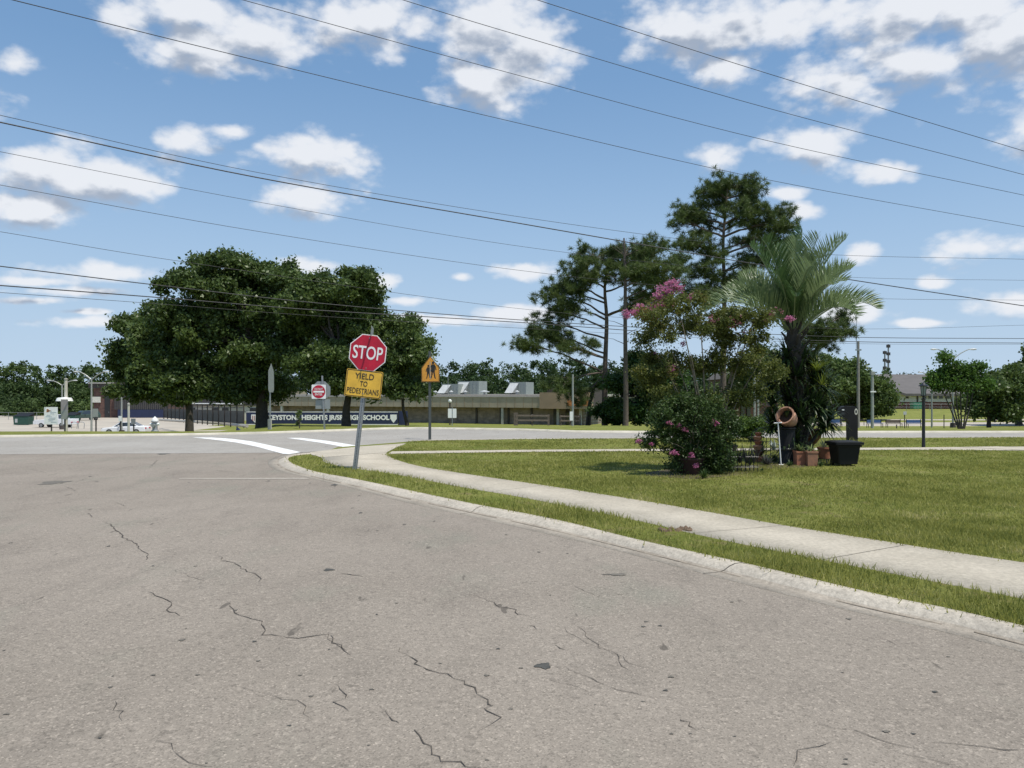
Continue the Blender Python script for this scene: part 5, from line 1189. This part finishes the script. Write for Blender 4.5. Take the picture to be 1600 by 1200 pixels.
# ---- pots
def pot(name, px, py, w, h, label, m, square=False, plant=None, cat='plant pot', rim=.012, taper=.8):
    b = gp(px, py); s = b.y/F; W_ = w*s; Hh_ = h*s; t = thing(name, b, label, cat)
    if square:
        o = MB(); a = W_/2
        o.add([(-a*taper,-a*taper,0),(a*taper,-a*taper,0),(a*taper,a*taper,0),(-a*taper,a*taper,0),(-a,-a,Hh_),(a,-a,Hh_),(a,a,Hh_),(-a,a,Hh_)], [(3,2,1,0),(0,1,5,4),(1,2,6,5),(2,3,7,6),(3,0,4,7)])
        for (x0,x1,y0,y1) in ((-a-.008,a+.008,-a-.008,-a+.02),(-a-.008,a+.008,a-.02,a+.008),(-a-.008,-a+.02,-a+.021,a-.021),(a-.02,a+.008,-a+.021,a-.021)): o.box(x0,x1,y0,y1,Hh_-.03,Hh_+.004)
        o.build('body', m, t, local=True); MB().box(-a+.021, a-.021, -a+.021, a-.021, Hh_-.06, Hh_-.025).build('soil', M_soil, t, local=True)
    else:
        r = W_/2; MB().lathe([(0, 0), (r*taper, 0), (r*.97, Hh_*.8), (r*.97, Hh_*.82), (r*1.06, Hh_*.82), (r*1.06, Hh_), (r*.95, Hh_), (r*.9, Hh_*.86), (0, Hh_*.86)], n=24).build('body', m, t, smooth=True, local=True)
    return t, b+Vector((0, 0, Hh_))
t, tp = pot('square_planter', 1250, 727, 16, 22, 'left one of two square terracotta planters in front of the yucca', M_tc, True, taper=.92); strap_plant(tp, 26, .24, .04, leafmat('variegated', (.10, .16, .04), (.30, .36, .16), .3, .5, 6), 'leaves', t, 1.4)
t, tp = pot('square_planter', 1267, 728, 16.5, 23, 'right one of two square terracotta planters, plainer and fuller in front', mat('terracotta_worn', (.36, .17, .10), .85, c2=(.24, .13, .085), scale=12), True, taper=.92); strap_plant(tp, 20, .2, .035, leafmat('variegated', (.1, .1, .1), (.1, .1, .1)), 'leaves', t, 1.4)
b = gp(1288, 723); s = b.y/F; t = thing('potted_succulent', b, 'round orange clay pot of spiky plants on a low black stand', 'potted plant')
MB().lathe([(0, 7*s), (8.5*s, 7*s), (10*s, 22*s), (11*s, 22*s), (11*s, 24.5*s), (9.6*s, 24.5*s), (9.3*s, 22.5*s), (0, 22.5*s)], n=22).build('pot', M_tc, t, smooth=True, local=True)
sm = MB(); 
for k in range(3): a = 2*math.pi*k/3+.5; sm.tube([(8*s*math.cos(a), 8*s*math.sin(a), 6.8*s), (11*s*math.cos(a), 11*s*math.sin(a), 0)], .01, 5)
sm.lathe([(9*s, 6*s), (10*s, 6*s), (10*s, 7*s), (9*s, 7*s)], n=20); sm.build('stand', M_bk, t, local=True); strap_plant(b+Vector((0, 0, 22*s)), 44, .26, .018, leafmat('grey_spike', (.08, .11, .07), (.2, .24, .17), .2, .5, 6), 'leaves', t, .5, .3)
b = gp(1276, 719); b.y += .35; s = b.y/F; t = thing('bowl_planter', b, 'wide dark red bowl on a black pedestal holding a lime green plant', 'potted plant')
MB().lathe([(.0, 0), (.10, 0), (.07, .08), (.06, .3), (.1, .36), (0, .36)], n=18).build('pedestal', M_bk, t, smooth=True, local=True)
MB().lathe([(0, .36), (.12, .36), (.22, .5), (.27, .66), (.285, .66), (.285, .7), (.25, .7), (.24, .64), (0, .62)], n=26).build('bowl', M_tcd, t, smooth=True, local=True); strap_plant(b+Vector((-.02, 0, .66)), 34, .26, .02, M_lime, 'leaves', t, .8, .5)
# tipped jar on its pedestal
b = gp(1230, 725); s = b.y/F; t = thing('jar_pedestal', b, 'black drum shaped pedestal under the tipped terracotta jar', 'pedestal')
MB().lathe([(0, -.03), (.19, -.03), (.19, .02), (.165, .05), (.165, 54*s), (.19, 55*s), (.19, 57*s), (0, 57*s)], n=24).build('drum', M_plast, t, smooth=True, local=True); jz = 57*s
rr_ = MB().lathe([(.167, .3), (.175, .31), (.175, .34), (.167, .35)], n=24).build('hoop', M_bk, t, local=True)
jb = b+Vector((0, 0, jz)); t = thing('terracotta_jar', jb, 'pale terracotta jar lying tipped with its mouth toward the left', 'jar', rot=(0, 0, 0))
Mj = Matrix.Translation((.03, 0, .19)) @ Vector((-.62, -.60, .42)).to_track_quat('Z', 'Y').to_matrix().to_4x4()
jr = MB(M=Mj); jr.lathe([(0, -.2), (.09, -.2), (.15, -.13), (.19, .0), (.185, .09), (.165, .14), (.185, .16), (.205, .175), (.205, .20), (.175, .20), (.15, .14), (.165, .05), (.15, -.1), (0, -.16)], n=30); jr.build('body', M_tcp, t, smooth=True, local=True)
MB(M=Mj).lathe([(0, .08), (.155, .08)], n=24).build('soil', M_soil, t, local=True)
strap_plant(jb+Vector((-.03, -.05, .22)), 12, .26, .03, M_strap, 'leaves', t, .3, .7)
# white cane prop
b = gp(1220.5, 727); t = thing('white_cane', b, 'thin white T shaped stick leaning against the tipped jar', 'stick'); tp = P(1215.5, 661, b.y+.05)-b
MB().tube([(0, 0, 0), tp], .013, 8).build('shaft', M_wht, t, smooth=True, local=True); MB().tube([tp+Vector((-.085, 0, -.004)), tp+Vector((.085, 0, .01))], .014, 8).build('handle', M_wht, t, smooth=True, local=True); MB().tube([(-.05, 0, .012), (.06, 0, .012)], .012, 6).build('foot', M_wht, t, local=True)
# bin
b = gp(1319, 727); s = b.y/F; t = thing('rubbish_bin', b, 'black wheeled rubbish bin with a wide lid below the mailbox', 'bin')
def rbx(mb, w0, d0, z0, w1, d1, z1, rr=.04):
    A_ = rpoly(w0, d0, rr); B_ = rpoly(w1, d1, rr); k = len(A_); mb.add([(x, y, z0) for x, y in A_]+[(x, y, z1) for x, y in B_], [(i, (i+1) % k, k+(i+1) % k, k+i) for i in range(k)]+[tuple(range(k-1, -1, -1)), tuple(range(k, 2*k))]); return mb
rbx(MB(), 30*s, 30*s, 3*s, 37*s, 37*s, 33*s).build('body', M_plast, t, local=True); rbx(MB(), 40*s, 39*s, 30*s, 41*s, 40*s, 32.5*s).build('collar', M_plast, t, local=True)
ld = MB(); rbx(ld, 45*s, 43*s, 33.3*s, 45*s, 43*s, 37*s); rbx(ld, 43*s, 41*s, 37.1*s, 32*s, 30*s, 38.5*s); ld.build('lid', M_plast, t, local=True)
for x in (-14*s, 14*s): MB().tube([(x-.02, .16, 4*s), (x+.02, .16, 4*s)], .07, 14).build('wheel', M_bk, t, local=True)
MB().tube([(-14*s, 20*s, 36*s), (-14*s, 24*s, 36*s), (14*s, 24*s, 36*s), (14*s, 20*s, 36*s)], .012, 6).build('handle', M_plast, t, local=True)
# mailbox
D = 24.2; b = Vector(((1331-800)/F*D, D, .066)); s = D/F; t = thing('mailbox', b, 'black plastic mailbox on a curved one piece post behind the bin', 'mailbox')
pr = [(-6.5,0),(7,0),(7,52),(6,55),(2,56.5),(-13,56.5),(-18,55),(-20,51),(-20,44),(-17,40),(-13,38),(-9,36),(-7,31)]
MB().prism([(x*s, z*s) for x, z in pr], -.11, .11).build('body', M_plast, t, local=True)
MB().prism([((x)*s, z*s) for x, z in ((-19.5,42),(-14,42),(-13,47),(-19,49))], -.125, -.1105).build('door_panel', M_bk, t, local=True)
e = MB(); e.add([(x*s+4.2*s, -.113, z*s+48*s) for x, z in [(2.6*math.cos(a), 5*math.sin(a)) for a in np.linspace(0, 2*math.pi, 16, endpoint=False)]], [tuple(range(16))]); e.build('number_plate', mat('plate_cream', (.55, .53, .46), .6), t, local=True)
e = MB(); e.box(3*s, 5.4*s, -.117, -.1135, 46*s, 50*s); e.build('plate_mark', M_bk, t, local=True)
e = MB(); 
for x in (-18, -16.4, -14.8): e.box(x*s, (x+1)*s, -.129, -.126, 50*s, 51.6*s)
MB().box(-18*s, -14.4*s, -.1225, -.1115, 50*s, 51.6*s).build('white_mark', M_wht, t, local=True)
MB().box(-20*s, -18.6*s, -.09, -.07, 30*s, 45*s).build('flag', M_bk, t, local=True)
for k in range(26):
    pass
blades('grass', 9000, [(b.x-.35, D-.5), (b.x+.4, D-.5), (b.x+.4, D+.3), (b.x-.35, D+.3)], .16, D-.5, D+.4, 'tuft of taller grass growing at the foot of the mailbox')
# stacked terracotta ornament
b = gp(1184, 722); s = b.y/F; t = thing('stacked_planter', b, 'tower of stacked terracotta bowls with figurine shapes left of the white stick', 'garden ornament')
z = 0
for i, (r, h, m_) in enumerate(((9, 10, M_tc), (6.5, 9, M_tcd), (7.5, 8, M_tcp), (6, 7, M_tc), (7, 7, M_tcp), (5, 6, M_tc))):
    MB().lathe([(0, z*s), (r*.6*s, z*s), (r*s, (z+h*.65)*s), (r*1.08*s, (z+h*.7)*s), (r*1.08*s, (z+h*.85)*s), (r*.85*s, (z+h*.87)*s), (r*.4*s, (z+h)*s), (0, (z+h)*s)], ((i % 2)*.01, 0, 0), 18).build('bowl', m_, t, smooth=True, local=True); z += h
# wire stand with dark seedlings, urn, small pot
b = gp(1158, 738); t = thing('wire_plant_stand', b, 'black wire stand crowded with wispy dark seedlings', 'plant stand')
mb = MB()
for k in range(9):
    x = -.32+.08*k; mb.tube([(x, 0, 0), (x, 0, .34+.03*math.sin(k))], .006, 5)
    mb.tube([(x, .22, 0), (x, .22, .34)], .006, 5)
for z in (.1, .3):
    for y in (0, .22): mb.tube([(-.34, y, z), (.34, y, z)], .006, 5)
mb.build('frame', M_bk, t, local=True)
M_wisp = leafmat('wispy_plant', (.03, .035, .03), (.09, .09, .08), .2, .6, 6, (.2, .22, .15))
for k in range(5): strap_plant(b+Vector((-.28+.14*k, .1, .16)), 26, .42, .014, M_wisp, 'seedlings', t, .25, .9)
b = gp(1143, 731); s = b.y/F
t = thing('clay_bowl', b, 'dusky clay bowl raised on a post between the shrub and wire stand', 'plant pot'); MB().lathe([(.0, 0), (.05, 0), (.035, .05), (.035, 22*s), (.08, 23*s), (8.5*s, 33*s), (9.5*s, 33*s), (9.5*s, 36*s), (8*s, 36*s), (7.6*s, 32*s), (0, 32*s)], n=20).build('bowl', mat('dusky_clay', (.2, .10, .075), .85), t, smooth=True, local=True)
b = gp(1128, 724); s = b.y/F
t = thing('red_urn', b, 'dark red urn half hidden at the right edge of the pink flowered shrub', 'urn'); MB().lathe([(0, 0), (.14, 0), (.14, .05), (.06, .1), (.05, .3), (.09, 32*s), (12*s, 45*s), (13*s, 58*s), (10*s, 66*s), (12*s, 68*s), (12*s, 70*s), (9*s, 70*s), (0, 66*s)], n=22).build('body', M_tcd, t, smooth=True, local=True)
strap_plant(b+Vector((0, 0, 66*s)), 20, .3, .02, M_strap, 'leaves', t, .8, .5)
# obelisk trellis
b = gp(1200, 722); b.y += .5; t = thing('wire_trellis', b, 'arched black wire trellis beside the stacked bowls', 'trellis'); mb = MB()
for w, h in ((.22, .75), (.13, .62)):
    mb.tube([(w*math.cos(a), 0, h-.2+.2*math.sin(a)) if 0 else (w*math.cos(a), 0, max(0, h-w)+w*math.sin(a)) for a in np.linspace(0, math.pi, 12)], .008, 5); mb.tube([(-w, 0, 0), (-w, 0, h-w)], .008, 5); mb.tube([(w, 0, 0), (w, 0, h-w)], .008, 5)
mb.build('frame', M_bk, t, local=True); strap_plant(b+Vector((0, 0, .1)), 40, .45, .03, M_strap, 'leaves', t, .6, .5)
def low_plants(px, py, n, L, w, m, label, up=.5, dr=.9):
    b = gp(px, py); t = thing('bed_plant', b, label, 'plant', 'small plants in the garden bed'); strap_plant(b, n, L, w, m, 'leaves', t, dr, up)
for a in ((1120,742,60,.3,.02,M_cmd,'leafy clump at the front right foot of the potted shrub'),(1172,727,50,.28,.02,M_strap,'green clump between the wire stand and stacked bowls'),
    (1198,727,50,.26,.03,M_wisp,'greyish clump left of the white stick foot'),(1210,724,36,.24,.03,M_strap,'dark strap leaves just left of the white stick'),(1234,729,40,.16,.02,M_cmd,'low green tuft before the black drum pedestal'),
    (1138,738,70,.34,.02,M_cmd,'tall leafy clump left of the wire stand'),(1100,748,50,.2,.02,M_cmd,'low tuft in front of the potted shrub'),(1282,729,40,.14,.02,M_strap,'small dark tuft between square planter and bin'),
    (1210,705,30,.35,.05,leafmat('silver_leaf', (.2, .23, .2), (.42, .45, .42), .2, .5, 5),'silvery broad leaves beside the drum pedestal'),(1190,738,30,.1,.02,M_cmd,'tiny tuft on the bare soil before the stacked bowls')): low_plants(*a)
# clipped shrubs behind the bed
shrub(1178, 24.6, 1.5, .85, 'rounded yellow green shrub beyond the bed at the road edge', leafmat('shrub_bright', (.05, .09, .015), (.12, .19, .03), .35, .5, 2, (.18, .25, .05)), 150, 60, .035, cr=.16)
shrub(1112, 24.8, 1.0, .8, 'small dark shrub behind the crape stems at the road edge', M_cmd, 80, 60, .035, cr=.16)

# ================================================================ SMALL STREET THINGS
# hydrant
D = 31.2; b = base(242, D); b.z = base(242, D).z; t = thing('fire_hydrant', b, 'silver grey fire hydrant with a white bonnet on the far verge', 'hydrant')
MB().lathe([(0, -.1), (.15, -.1), (.15, .03), (.10, .05), (.095, .36), (.135, .37), (.135, .41), (.0, .41)], n=18).build('barrel', mat('hydrant_grey', (.30, .31, .33), .5), t, smooth=True, local=True)
MB().lathe([(.125, .412), (.12, .47), (.08, .54), (.03, .57), (.03, .61), (0, .61)], n=18).build('bonnet', M_wht, t, smooth=True, local=True)
for x in (-1, 1): MB().tube([(x*.08, 0, .29), (x*.19, 0, .29)], .055, 10).build('nozzle', M_wht, t, local=True)
MB().tube([(0, -.08, .24), (0, -.18, .24)], .075, 12).build('front_nozzle', M_sback, t, local=True)

def car(name, px, D, rz, label, m, kind='sedan', cat='car'):
    b = base(px, D); t = thing(name, b, label, cat, rot=(0, 0, rz)); L = 4.6; Wd = 1.78
    if kind == 'sedan': bodyp = [(-2.3,.35),(-2.3,.62),(-2.1,.78),(-1.15,.88),(1.75,.95),(2.22,.92),(2.3,.7),(2.3,.35)]; cab = [(-1.2,.88),(-.45,1.38),(.75,1.42),(1.65,.95)]
    elif kind == 'suv': bodyp = [(-2.3,.4),(-2.3,.75),(-2.1,.98),(-1.2,1.05),(2.2,1.08),(2.3,.9),(2.3,.4)]; cab = [(-1.25,1.05),(-.65,1.65),(1.9,1.7),(2.2,1.08)]
    else: bodyp = [(-2.6,.45),(-2.6,.85),(-2.4,1.05),(-1.1,1.12),(.9,1.12),(.9,1.2),(2.7,1.2),(2.7,.45)]; cab = [(-1.1,1.12),(-.55,1.75),(.75,1.78),(.9,1.12)]
    o = MB().prism(bodyp, -Wd/2, Wd/2).build('body', m, t, local=True); bv = o.modifiers.new('b', 'BEVEL'); bv.width = .07; bv.segments = 2
    n = len(cab); w0, w1 = Wd/2-.06, Wd/2-.22; zz = max(z for x, z in cab); zl = min(z for x, z in cab)
    vs = []
    for sg in (-1, 1): vs += [(x, sg*(w0+(w1-w0)*(z-zl)/(zz-zl)), z) for x, z in cab]
    c = MB().add(vs, [tuple(range(n)), tuple(range(2*n-1, n-1, -1))]+[(i+n, (i+1) % n+n, (i+1) % n, i) for i in range(n)]).build('cabin', m, o, local=True)
    g_ = []
    cx = sum(x for x, z in cab)/n; cz_ = sum(z for x, z in cab)/n
    def sh_(x, z, k=.84): return (cx+(x-cx)*k, cz_+(z-cz_)*k+.01)
    for sg in (-1, 1):
        q = [sh_(x, z) for x, z in cab]; MB().add([(x, sg*(w0+(w1-w0)*(z-zl)/(zz-zl)+.012), z) for x, z in q], [tuple(range(n))]).build('side_window', M_glass, t, local=True)
    for (i0, i1, dx) in ((0, 1, -.02), (n-2, n-1, .02)):
        (xa, za), (xb, zb) = cab[i0], cab[i1]; q = []
        for u_, sg in ((.12, -1), (.9, -1), (.9, 1), (.12, 1)):
            u2 = u_ if i0 == 0 else 1-u_; x, z = xa+(xb-xa)*u2, za+(zb-za)*u2; q.append((x+dx, sg*(w0+(w1-w0)*(z-zl)/(zz-zl)-.08), z+.015))
        MB().add(q, [(0, 1, 2, 3)]).build('windscreen', M_glass, t, local=True)
    for x in (-1.45, 1.4):
        for sg in (-1, 1):
            ty = MB().tube([(x, sg*(Wd/2-.18), .33), (x, sg*(Wd/2+.01), .33)], .33, 18).build('tyre', M_bk, t, local=True); MB().tube([(x, sg*(Wd/2+.012), .33), (x, sg*(Wd/2+.02), .33)], .2, 12).build('rim', M_galv, ty, local=True)
    for sg in (-.62, .62): MB().box(-2.31 if kind != 'pickup' else -2.61, -2.2 if kind != 'pickup' else -2.5, sg-.2, sg+.2, .62, .76).build('headlight', M_hvw, t, local=True); MB().box(2.2, 2.32 if kind != 'pickup' else 2.72, sg-.2, sg+.2, .68, .82).build('tail_light', M_red, t, local=True)
    MB().box(-.5, -.35, Wd/2-.02, Wd/2+.12, .95, 1.08).build('mirror', m, t, local=True); MB().box(-.5, -.35, -Wd/2-.12, -Wd/2+.02, .95, 1.08).build('mirror', m, t, local=True)
    return t
M_cw = mat('car_white', (.75, .76, .77), .3, var=.03, spec=.6); M_cg = mat('car_green', (.05, .08, .07), .3, var=.1); M_cs = mat('car_silver', (.38, .39, .40), .3, metal=.4)
car('parked_car', 197, 85, R(6), 'white sedan parked nearest in the lot, roof showing over the verge', M_cw)
car('pickup_truck', 87, 104, R(-4), 'white pickup truck parked behind the white notice board', M_cw, 'pickup', 'truck')
car('parked_car', 133, 132, R(55), 'dark green utility vehicle by the school wing corner', M_cg, 'suv')
def dumpster(px, D, w, label):
    b = base(px, D); t = thing('dumpster', b, label, 'dumpster'); mg = mat('dumpster_green', (.02, .07, .05), .6, var=.2)
    MB().prism([(-w/2, .1), (w/2, .1), (w/2+.1, 1.3), (-w/2-.1, 1.3)], -.7, .7).build('body', mg, t, local=True)
    MB().add([(-w/2-.12, -.75, 1.32), (w/2+.12, -.75, 1.32), (w/2+.12, .75, 1.75), (-w/2-.12, .75, 1.75), (-w/2-.12, .75, 1.32), (w/2+.12, .75, 1.32)], [(0, 1, 2, 3), (0, 3, 4), (1, 5, 2), (3, 2, 5, 4)]).build('lid', M_plast, t, local=True)
    MB().box(-w/2+.2, -w/2+.55, -.73, -.701, .4, .95).build('notice', M_hvw, t, local=True)
dumpster(37, 112, 2.0, 'dark green dumpster at the far left before the woods'); dumpster(114, 118, 1.3, 'smaller green dumpster between the two left street lamps')
# bike racks / hoops in the lot
for px, lab in ((116, 'left grey hoop rail in the parking lot'), (127, 'right grey hoop rail in the parking lot')):
    b = base(px, 100); t = thing('hoop_rail', b, lab, 'rail'); MB().tube(smooth_line([(-.35, 0, 0), (-.35, 0, .8), (.35, 0, .8), (.35, 0, 0)], 4), .04, 6).build('hoop', M_galv, t, local=True)
# chain fence behind the far lot and hedge
b = base(20, 135); 
t = fence_line('chain_fence', 'low grey chain fence at the back of the parking lot', base(-60, 135), base(72, 135), 1.3, 10, M_galv, [(1.28, .03, M_galv), (.7, .02, M_galv)], rpost=.04)

# benches on the school field
M_blue = mat('bench_blue', (.05, .11, .24), .6, var=.15)
def bench(px, D, label, m, rz=0):
    b = base(px, D); t = thing('park_bench', b, label, 'bench', 'benches along the school walkway', rot=(0, 0, rz))
    for i in range(3): MB().box(-.85, .85, -.2+i*.14, -.09+i*.14, .43, .47).build('seat_slat', m, t, local=True)
    MB().box(-.85, .85, .23, .26, .52, .86).build('backrest', m, t, local=True)
    for x in (-.8, .8): MB().tube([(x, -.18, -.2), (x, -.18, .42), (x, .22, .42), (x, .22, .95)], .035, 6).build('leg', M_bk, t, local=True); MB().tube([(x, .22, -.2), (x, .22, .42)], .035, 6).build('leg', M_bk, t, local=True)
bench(1303, 84, 'blue bench seen just left of the mailbox post', M_blue); bench(1367, 86, 'blue bench between the pale pole and the rail frame', M_blue)
bench(1397, 86, 'brown slatted bench without blue seat, left of the lantern post', M_wood); bench(1429, 86, 'blue bench just left of the black lantern post', M_blue)
for px, D, y0, lab, cap in ((1413.5, 60, 643, 'thin stake with a small pale tag left of the lantern post', 1), (1475, 60, 648, 'thin dark post right of the lantern post', 0), (1338, 80, 648, 'short dark post at the foot of the antenna pole', 0), (1401, 50, 669, 'short stub post at the far kerb', 0)):
    b = base(px, D); h = EYE-(y0-HY)/F*D-b.z; t = thing('stake', b, lab, 'post'); MB().tube([(0, 0, -.3), (0, 0, max(h, .25))], .035, 6).build('shaft', M_pier, t, local=True)
    if cap: MB().box(-.12, .12, -.05, -.038, h-.25, h).build('tag', M_hvw, t, local=True)
fence_line('field_fence', 'long low chain fence across the back of the school field', base(1180, 150), base(1560, 152), 1.25, 22, M_galv, [(1.23, .035, M_galv), (.65, .02, M_galv)], rpost=.035)
b = base(1432, 156); t = thing('dumpster', b, 'small bright green container before the brick base of the far building', 'dumpster'); MB().prism([(-.9, .2), (.9, .2), (1.05, 1.5), (-1.05, 1.5)], -.7, .7).build('body', mat('bright_green', (.02, .16, .09), .6), t, local=True)
# wooden railing by the walkway
fence_line('walk_rail', 'low pipe railing beside the school walkway left of the mailbox', base(1262, 100), base(1350, 100), .8, 6, M_pier, [(.78, .03, M_pier)], rpost=.04)
